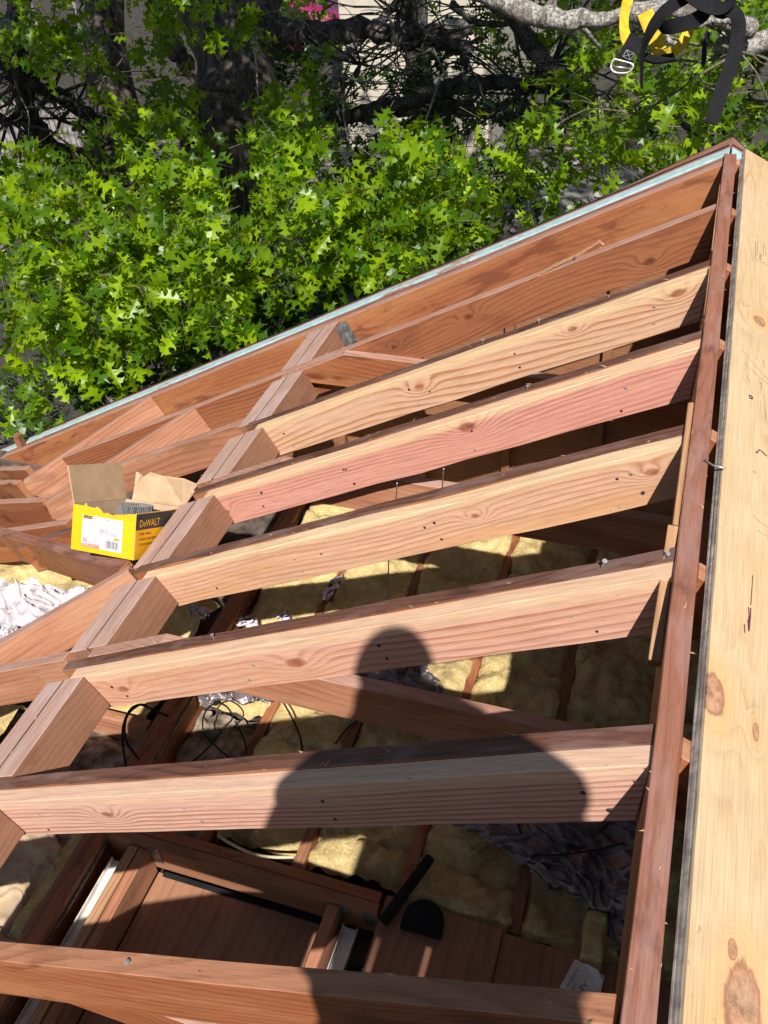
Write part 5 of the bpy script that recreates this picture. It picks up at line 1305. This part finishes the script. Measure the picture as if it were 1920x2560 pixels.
canopy(tE, ((-7.5, 8.5, 4.6, 1.7, 110), (-5, 9, 4.8, 1.8, 130), (-2.4, 9.2, 4.6, 1.8, 130), (.4, 9.0, 4.4, 1.8, 130), (2.8, 8.5, 4.0, 1.6, 90), (-4, 7.2, 3.8, 1.3, 80), (-.8, 7.4, 3.4, 1.2, 80)), (.20, .26))

def shade(tree, spots, zc=2.7):  # unseen leaf clusters added up-sun to cast shade on chosen spots
    out = []
    for (px, py, D, r_, n) in spots:
        t0 = atD(px, py, D); k_ = (zc + rng.uniform(-.2, .5) - t0.z); c = t0 + Vector((.281, -.78, 1.0)) * k_
        if c.y < 1.9: continue
        m = r_ * D / FPX
        for _ in range(n):
            v = c + Vector((rng.normal(), rng.normal(), rng.normal() * .5)).normalized() * m * rng.uniform(0, 1) ** .5
            for q in range(5):
                ax = Vector((rng.normal(), rng.normal(), rng.normal() * .4 - .2)).normalized(); nr = Vector((rng.normal() * .35, -.4 + rng.normal() * .35, 1)).normalized(); nr = (nr - ax * nr.dot(ax)).normalized()
                out.append((v + ax * .06, ax, nr, rng.uniform(.13, .17)))
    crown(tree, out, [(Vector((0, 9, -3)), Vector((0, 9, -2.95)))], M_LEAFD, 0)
shade(tE, [(x_ + (y_ % 2) * 60, y_, 8.0, 170, 42) for x_ in range(0, 1900, 230) for y_ in (220, 401, 580, 761, 930) if y_ < 1000 - x_ * .36 and not (y_ == 220 and x_ < 700)], 2.9)
shade(tB, ((620, 830, 5.4, 120, 60), (800, 790, 5.2, 120, 60), (960, 730, 5.0, 90, 45), (480, 880, 5.6, 110, 50), (40, 960, 5.8, 120, 60), (330, 960, 5.4, 70, 30), (200, 700, 5.2, 80, 34), (110, 900, 5.4, 80, 34), (300, 800, 5.2, 60, 24), (520, 640, 5.3, 50, 16), (330, 560, 5.6, 60, 20), (60, 730, 5.6, 60, 22), (420, 700, 5.0, 45, 14),
           (560, 520, 6.0, 60, 22), (720, 520, 5.8, 50, 18), (400, 300, 7.2, 120, 55), (800, 260, 7.5, 130, 60), (1000, 300, 7.0, 120, 55), (1180, 330, 6.8, 130, 60), (1300, 200, 6.4, 110, 50), (1150, 480, 6.0, 90, 40), (1220, 600, 5.2, 60, 24), (880, 420, 6.2, 60, 22), (1000, 600, 5.0, 45, 14),
           (1450, 300, 5.2, 90, 40), (1500, 130, 6.0, 110, 50), (1100, 80, 8, 150, 60), (60, 250, 7.8, 170, 80), (100, 560, 5.8, 60, 20), (260, 480, 6.4, 60, 22), (640, 680, 5.4, 45, 14), (1400, 560, 5.0, 50, 16), (1620, 420, 4.4, 50, 16), (900, 680, 4.9, 40, 12), (560, 100, 8.2, 190, 110), (560, 300, 8.2, 150, 80), (380, 120, 8.8, 90, 40), (850, 60, 8, 120, 50)))

# white pine sprays at the lower left
pine = tag(empty('pine_tree', (atD(60, 1000, 6.5).x, atD(60, 1000, 6.5).y, GZ)), 'dark pine with long needle tufts at the left below the oak leaves', 'tree')
trunk_mesh('trunk', pine, [(pine.location.x, pine.location.y + .3, GZ), atD(60, 1040, 6.9), atD(40, 960, 6.9)], [.08, .05, .02], M_BARKD, 8, .3)
V, F = [], []
for _ in range(120):
    c = atD(random.uniform(-20, 170), random.uniform(925, 1110), random.uniform(5.9, 6.7))
    ax = Vector((random.uniform(-1, 1), random.uniform(-1, 1), random.uniform(.0, 1))).normalized()
    for q in range(26):
        d_ = (ax * .6 + Vector((random.uniform(-1, 1), random.uniform(-1, 1), random.uniform(-1, 1)))).normalized(); e_ = d_.orthogonal().normalized() * .0012
        n = len(V); V += [c - e_, c + e_, c + d_ * .11]; F.append((n, n + 1, n + 2))
o = from_py('needles', V, F, simple('pine_needle', (.035, .075, .045), .5), pine); o['kind'] = 'stuff'

# ================================================================== BEYOND THE TREES
# neighbour house with beige lap siding
nh = tag(empty('neighbour_house', (-2.5, 21, GZ)), 'beige house with horizontal lap siding behind the bare branches', 'house')
M_SID = simple('beige_siding', (.42, .38, .30), .6, noise_amt=.08, scale=3)
hx0, hx1, hy = atD(925, 0, 19).x, atD(1300, 0, 19).x, 17.6
for i in range(44):
    zb = GZ + i * .15
    from_py('siding_board', [(hx0, hy, zb), (hx1, hy, zb), (hx1, hy + .02, zb + .15), (hx0, hy + .02, zb + .15), (hx0, hy + .03, zb), (hx1, hy + .03, zb)], [(0, 1, 2, 3), (0, 4, 5, 1)], M_SID, nh)
from_py('house_body', [(hx0, hy + .03, GZ), (hx1, hy + .03, GZ), (hx1, hy + 8, GZ), (hx0, hy + 8, GZ), (hx0, hy + .03, 1.2), (hx1, hy + .03, 1.2), (hx1, hy + 8, 1.2), (hx0, hy + 8, 1.2)], [(0, 1, 5, 4), (1, 2, 6, 5), (2, 3, 7, 6), (3, 0, 4, 7), (4, 5, 6, 7)], M_SID, nh)
from_py('roof', [(hx0 - .4, hy - .4, 1.1), (hx1 + .4, hy - .4, 1.1), (hx1 + .4, hy + 4, 3.2), (hx0 - .4, hy + 4, 3.2), (hx0 - .4, hy + 8.4, 1.1), (hx1 + .4, hy + 8.4, 1.1)], [(0, 1, 2, 3), (3, 2, 5, 4)], simple('shingle_roof', (.09, .08, .08), .9, bump=.5), nh)
# red car
cp = atz(715, 60, -4.6); car = tag(empty('car', (cp.x, cp.y, GZ)), 'bright red car glimpsed between the trunk and the grey limb', 'car')
M_CAR = simple('red_paint', (.20, .012, .075), .25, noise_amt=.02); M_GLASS = simple('dark_glass', (.02, .02, .025), .08, spec=.8, noise_amt=0)
bm = bmesh.new()
prof = [(-2.1, .35), (-2.15, .75), (-1.9, .98), (-1.05, 1.05), (-.45, 1.45), (.75, 1.48), (1.35, 1.08), (2.0, .95), (2.15, .7), (2.1, .35)]
lo = [bm.verts.new((cp.x + x, cp.y - .85, GZ + z)) for x, z in prof]; hi = [bm.verts.new((cp.x + x, cp.y + .85, GZ + z)) for x, z in prof]
n = len(prof)
for i in range(n): bm.faces.new((lo[i], lo[(i + 1) % n], hi[(i + 1) % n], hi[i]))
bm.faces.new(lo); bm.faces.new(hi); bmesh.ops.recalc_face_normals(bm, faces=bm.faces)
bmesh.ops.bevel(bm, geom=list(bm.edges), offset=.07, segments=2, affect='EDGES')
me = bpy.data.meshes.new('body'); bm.to_mesh(me); bm.free(); addmesh('body', me, M_CAR, car, smooth=True)
for sg in (-1, 1):
    yv = cp.y + sg * .862
    from_py('window', [(cp.x - .95, yv, GZ + 1.07), (cp.x + 1.2, yv, GZ + 1.08), (cp.x + .72, yv, GZ + 1.4), (cp.x - .45, yv, GZ + 1.38)], [(0, 1, 2, 3)], M_GLASS, car)
    for wx in (-1.35, 1.35):
        V, F = tube_geo([(cp.x + wx, cp.y + sg * .72, GZ + .33), (cp.x + wx, cp.y + sg * .9, GZ + .33)], .33, 20); from_py('wheel', V, F, M_RUBBER, car)
from_py('windscreen', [(cp.x - 1.0, cp.y - .7, GZ + 1.11), (cp.x - .5, cp.y - .7, GZ + 1.45), (cp.x - .5, cp.y + .7, GZ + 1.45), (cp.x - 1.0, cp.y + .7, GZ + 1.11)], [(0, 1, 2, 3)], M_GLASS, car)
# pale driveway between the trunks and the car
dv = from_py('driveway', [(-16, 15, GZ + .004), (6, 14, GZ + .004), (6, 17.4, GZ + .004), (-16, 19.5, GZ + .004)], [(0, 1, 2, 3)], simple('dusty_concrete', (.16, .15, .135), .9, noise_amt=.4, scale=1.5, bump=.3)); tag(dv, kind='structure')
# picket fence fragments at the left
M_FEN = simple('weathered_fence', (.30, .27, .26), .85, noise_amt=.4, scale=8)
fe = tag(empty('fence', (atz(120, 330, GZ + .6).x, atz(120, 330, GZ + .6).y, GZ)), 'grey picket fence leaning behind the left trunk', 'fence')
f0 = fe.location.copy()
for i in range(34):
    x = f0.x - 2.4 + i * .14; z1 = GZ + 1.15 + .04 * math.sin(i * 2.1)
    V = [(x, f0.y, GZ), (x + .10, f0.y, GZ), (x + .10, f0.y + .02, GZ), (x, f0.y + .02, GZ), (x, f0.y, z1), (x + .10, f0.y, z1), (x + .10, f0.y + .02, z1), (x, f0.y + .02, z1), (x + .05, f0.y, z1 + .09), (x + .05, f0.y + .02, z1 + .09)]
    from_py('picket', V, [(0, 1, 5, 8, 4), (2, 3, 7, 9, 6), (0, 4, 7, 3), (1, 2, 6, 5), (4, 8, 9, 7), (8, 5, 6, 9)], M_FEN, fe)
for zz in (.35, .85): box('rail', fe, (f0.x - 2.5, f0.y + .022, GZ + zz), (f0.x + 2.4, f0.y + .06, GZ + zz + .08), M_FEN, 'x')
fl = tag(empty('corrugated_shed', (atz(20, 40, GZ + 1).x, atz(20, 40, GZ + 1).y, GZ)), 'small shed roofed with pale corrugated panels at the upper left corner', 'shed')
l0 = fl.location.copy(); V, F = [], []
for i in range(61):
    V += [(l0.x - 1.5 + i * .05, l0.y - .8, GZ + 1.6 + .02 * (i % 2)), (l0.x - 1.5 + i * .05, l0.y + 1.4, GZ + 2.3 + .02 * (i % 2))]
    if i: F.append((2 * i - 2, 2 * i, 2 * i + 1, 2 * i - 1))
from_py('roof_panel', V, F, simple('pale_corrugated', (.55, .50, .47), .6, noise_amt=.25), fl)
for sx in (-1.5, 1.42):
    for sy in (-.7, 1.3): box('post', fl, (l0.x + sx, l0.y + sy, GZ), (l0.x + sx + .08, l0.y + sy + .08, GZ + 1.55 + (sy + .7) * .32), M_FEN)
# ground debris: pale chunks and litter
V, F = [], []
for i in range(350):
    x = rng.uniform(-14, 4); y = rng.uniform(4, 18); s_ = rng.uniform(.03, .16); n = len(V)
    for q in range(4):
        a_ = q * 1.57 + rng.uniform(-.4, .4); V.append((x + s_ * math.cos(a_), y + s_ * math.sin(a_), GZ + rng.uniform(.01, .09)))
    V.append((x, y, GZ + rng.uniform(.05, .14)))
    for q in range(4): F.append((n + q, n + (q + 1) % 4, n + 4))
o = from_py('ground_litter', V, F, simple('pale_litter', (.40, .35, .31), .9, noise_amt=.5, scale=2, col2=(.12, .09, .07))); tag(o, kind='stuff')
o['label'] = 'pale bark and rubble scattered on the ground'
# ================================================================== PHOTOGRAPHER (stands astride the ridge behind the camera and throws the shadow)
def skin_body(name, joints, edges_, mat, sub=2):
    me = bpy.data.meshes.new(name); me.from_pydata([j[0] for j in joints], edges_, []); me.update()
    o = bpy.data.objects.new(name, me); COL.objects.link(o)
    md = o.modifiers.new('skin', 'SKIN'); md.use_smooth_shade = True
    for i, j in enumerate(joints):
        r_ = j[1]; me.skin_vertices[0].data[i].radius = r_ if hasattr(r_, '__len__') else (r_, r_)
    me.skin_vertices[0].data[0].use_root = True
    ms = o.modifiers.new('sub', 'SUBSURF'); ms.levels = sub; ms.render_levels = sub
    dg = bpy.context.evaluated_depsgraph_get(); dg.update()
    m2 = bpy.data.meshes.new_from_object(o.evaluated_get(dg)); m2.name = name
    bpy.data.objects.remove(o)
    m2.materials.clear()
    return m2
person = tag(empty('person', (.03, -1.2, -.1)), 'person in a dark shirt, jeans and cap standing astride the ridge holding a phone', 'person')
J = [((.04, -1.22, .72), (.12, .11)), ((.04, -1.20, .92), (.13, .11)), ((.05, -1.16, 1.12), (.16, .12)), ((.04, -1.12, 1.25), (.185, .12)), ((-.005, -1.09, 1.355), (.135, .10)), ((-.01, -1.08, 1.41), (.085, .075)),
     ((.16, -1.12, 1.34), (.085, .08)), ((.262, -1.06, 1.26), (.075, .068)), ((.16, -.90, 1.12), (.070, .05)), ((.03, -.80, 1.10), (.028, .022)),
     ((-.11, -1.13, 1.23), (.080, .075)), ((-.235, -1.06, 1.04), (.068, .06)), ((-.15, -.88, 1.06), (.045, .04)), ((-.13, -.81, 1.08), (.028, .022)),
     ((.13, -1.22, .68), (.10, .10)), ((.22, -1.18, .30), (.068, .072)), ((.29, -1.24, -.05), (.045, .048)), ((.29, -1.14, -.09), (.045, .035)),
     ((-.07, -1.22, .68), (.10, .10)), ((-.17, -1.18, .30), (.068, .072)), ((-.25, -1.24, -.05), (.045, .048)), ((-.25, -1.14, -.085), (.045, .035))]
E_ = [(0, 1), (1, 2), (2, 3), (3, 4), (4, 5), (3, 6), (6, 7), (7, 8), (8, 9), (3, 10), (10, 11), (11, 12), (12, 13), (0, 14), (14, 15), (15, 16), (16, 17), (0, 18), (18, 19), (19, 20), (20, 21)]
m2 = skin_body('body', J, E_, None)
M_SHIRT = simple('dark_shirt', (.05, .06, .09), .85, bump=.2); M_JEAN = simple('jeans', (.06, .09, .16), .9, bump=.2); M_SKIN = simple('skin', (.50, .30, .21), .5, noise_amt=.05); M_BOOT = simple('boots', (.12, .07, .04), .7)
for mm in (M_SHIRT, M_JEAN, M_SKIN, M_BOOT): m2.materials.append(mm)
for p_ in m2.polygons:
    c = p_.center
    p_.material_index = 2 if (c.z > 1.37 or (c.y > -.95 and c.z > .9)) else (0 if c.z > .82 else (3 if c.z < -.02 else 1))
bo = bpy.data.objects.new('body', m2); COL.objects.link(bo); setp(bo, person)
# loose shell added round the unseen torso to shape the cast shadow
JK = [((-.105, 1.47), (.068, 1.52)), ((-.108, 1.42), (.09, 1.51)), ((-.145, 1.32), (.17, 1.50)), ((-.18, 1.22), (.255, 1.44)), ((-.225, 1.14), (.315, 1.37)), ((-.27, 1.07), (.33, 1.325)), ((-.285, 1.01), (.322, 1.265)), ((-.255, .985), (.30, 1.17)), ((-.13, .94), (.235, 1.05)), ((-.125, .75), (.24, .90)), ((-.12, .62), (.22, .70))]
V, F = [], []
for i, (a_, b_) in enumerate(JK):
    c_ = Vector(((a_[0] + b_[0]) / 2, -1.135, (a_[1] + b_[1]) / 2)); h_ = Vector(((b_[0] - a_[0]) / 2, 0, (b_[1] - a_[1]) / 2)); dy_ = (.075, .085, .11, .13, .14, .14, .14, .135, .13, .13, .12)[i]
    for q in range(24):
        t_ = q * math.pi / 12; wr_ = 1 + .03 * math.sin(q * 2.9 + i * 1.7); V.append(c_ + h_ * math.cos(t_) * wr_ + Vector((0, dy_ * math.sin(t_) * wr_, 0)))
for i in range(len(JK) - 1):
    for q in range(24): F.append((i * 24 + q, i * 24 + (q + 1) % 24, i * 24 + 24 + (q + 1) % 24, i * 24 + 24 + q))
from_py('shadow_shell', V, F, M_SHIRT, person, smooth=True)
# head with face, ears and cap
bm = bmesh.new(); bmesh.ops.create_uvsphere(bm, u_segments=28, v_segments=22, radius=1.0)
for v in bm.verts:
    x, y, z = v.co
    fx = .076 * (1 - .10 * max(0, -z)); fy = .098; fz = .118
    p = Vector((x * fx, y * fy, z * fz))
    if y > .3:      # face looks towards +y
        nose = math.exp(-((x / .16) ** 2)) * math.exp(-(((z + .08) / .20) ** 2)); p.y += .020 * nose
        for ex in (-.38, .38): p.y -= .010 * math.exp(-(((x - ex) / .18) ** 2)) * math.exp(-(((z - .10) / .12) ** 2))
        p.y += .005 * math.exp(-((x / .28) ** 2)) * math.exp(-(((z + .45) / .08) ** 2))
        p.y += .008 * math.exp(-((x / .3) ** 2)) * math.exp(-(((z + .80) / .18) ** 2))
    v.co = p
HM = Matrix.Translation((-.018, -1.07, 1.462)) @ Euler((math.radians(-18), 0, 0)).to_matrix().to_4x4()
bm.transform(HM); me = bpy.data.meshes.new('head'); bm.to_mesh(me); bm.free(); hd = addmesh('head', me, M_SKIN, person, smooth=True)
for sg in (-1, 1):
    bm = bmesh.new(); bmesh.ops.create_uvsphere(bm, u_segments=10, v_segments=8, radius=1)
    for v in bm.verts: v.co = Vector((v.co.x * .010 + sg * .080, v.co.y * .018, v.co.z * .030))
    bm.transform(HM); me = bpy.data.meshes.new('ear'); bm.to_mesh(me); bm.free(); addmesh('ear', me, M_SKIN, hd, smooth=True)
    bm = bmesh.new(); bmesh.ops.create_uvsphere(bm, u_segments=10, v_segments=8, radius=.011)
    for v in bm.verts: v.co += Vector((sg * .030, .085, .012))
    bm.transform(HM); me = bpy.data.meshes.new('eye'); bm.to_mesh(me); bm.free(); addmesh('eye', me, M_LABEL, hd, smooth=True)
from_py('mouth', [HM @ Vector(v) for v in ((-.022, .094, -.052), (.022, .094, -.052), (.020, .095, -.060), (-.020, .095, -.060))], [(0, 1, 2, 3)], M_RED, hd)
bm = bmesh.new(); bmesh.ops.create_uvsphere(bm, u_segments=28, v_segments=16, radius=1.0)
bmesh.ops.delete(bm, geom=[v for v in bm.verts if v.co.z < .12], context='VERTS')
for v in bm.verts: v.co = Vector((v.co.x * .096, v.co.y * .112, v.co.z * .140))
bm.transform(HM); me = bpy.data.meshes.new('cap'); bm.to_mesh(me); bm.free(); addmesh('cap', me, M_SHIRT, person, smooth=True)
# hands: palm, four fingers and a thumb round the phone
PH = CAM - _f * .0075 - CU * .060        # the phone: the lens sits near its upper end
ph = tag(empty('phone', PH), 'dark smartphone held in both hands by the person on the ridge', 'phone')
V, F = [], []
addbox(V, F, PH - CR * .036 - CU * .075 - _f * .003, CR * .072, CU * .147, _f * .006)
from_py('phone_body', V, F, M_BLACK, ph)
for sg in (-1, 1):
    base = PH + CR * sg * .055 - CU * .05 - _f * .014
    wr = Vector((.03, -.80, 1.10)) if sg > 0 else Vector((-.13, -.81, 1.08))
    for q in range(4):
        a0 = base + CU * (-.022 + q * .019); L = (.062, .072, .070, .058)[q]
        P = [wr + (a0 - wr) * .4, a0, a0 + _f * .020 - CR * sg * .012, a0 + _f * .012 - CR * sg * (.012 + L * .35)]
        P = [wr + (a0 - wr) * .5, a0 - _f * .004, a0 + _f * .004 - CR * sg * .008, a0 + _f * .001 - CR * sg * .014]
        tube('finger', bo, P, [.011, .009, .008, .006], M_SKIN, 8, k=4)
    P = [wr, base - CU * .03 - _f * .01, base - _f * .016 - CR * sg * .022, base - _f * .013 + CU * .01 - CR * sg * .034]
    tube('thumb', bo, P, [.014, .012, .010, .007], M_SKIN, 8, k=4)
    tube('palm', bo, [wr + (wr - PH) * .2, wr, wr + (base - wr) * .6, base - _f * .006], [.026, .028, .026, .014], M_SKIN, 10, k=4)
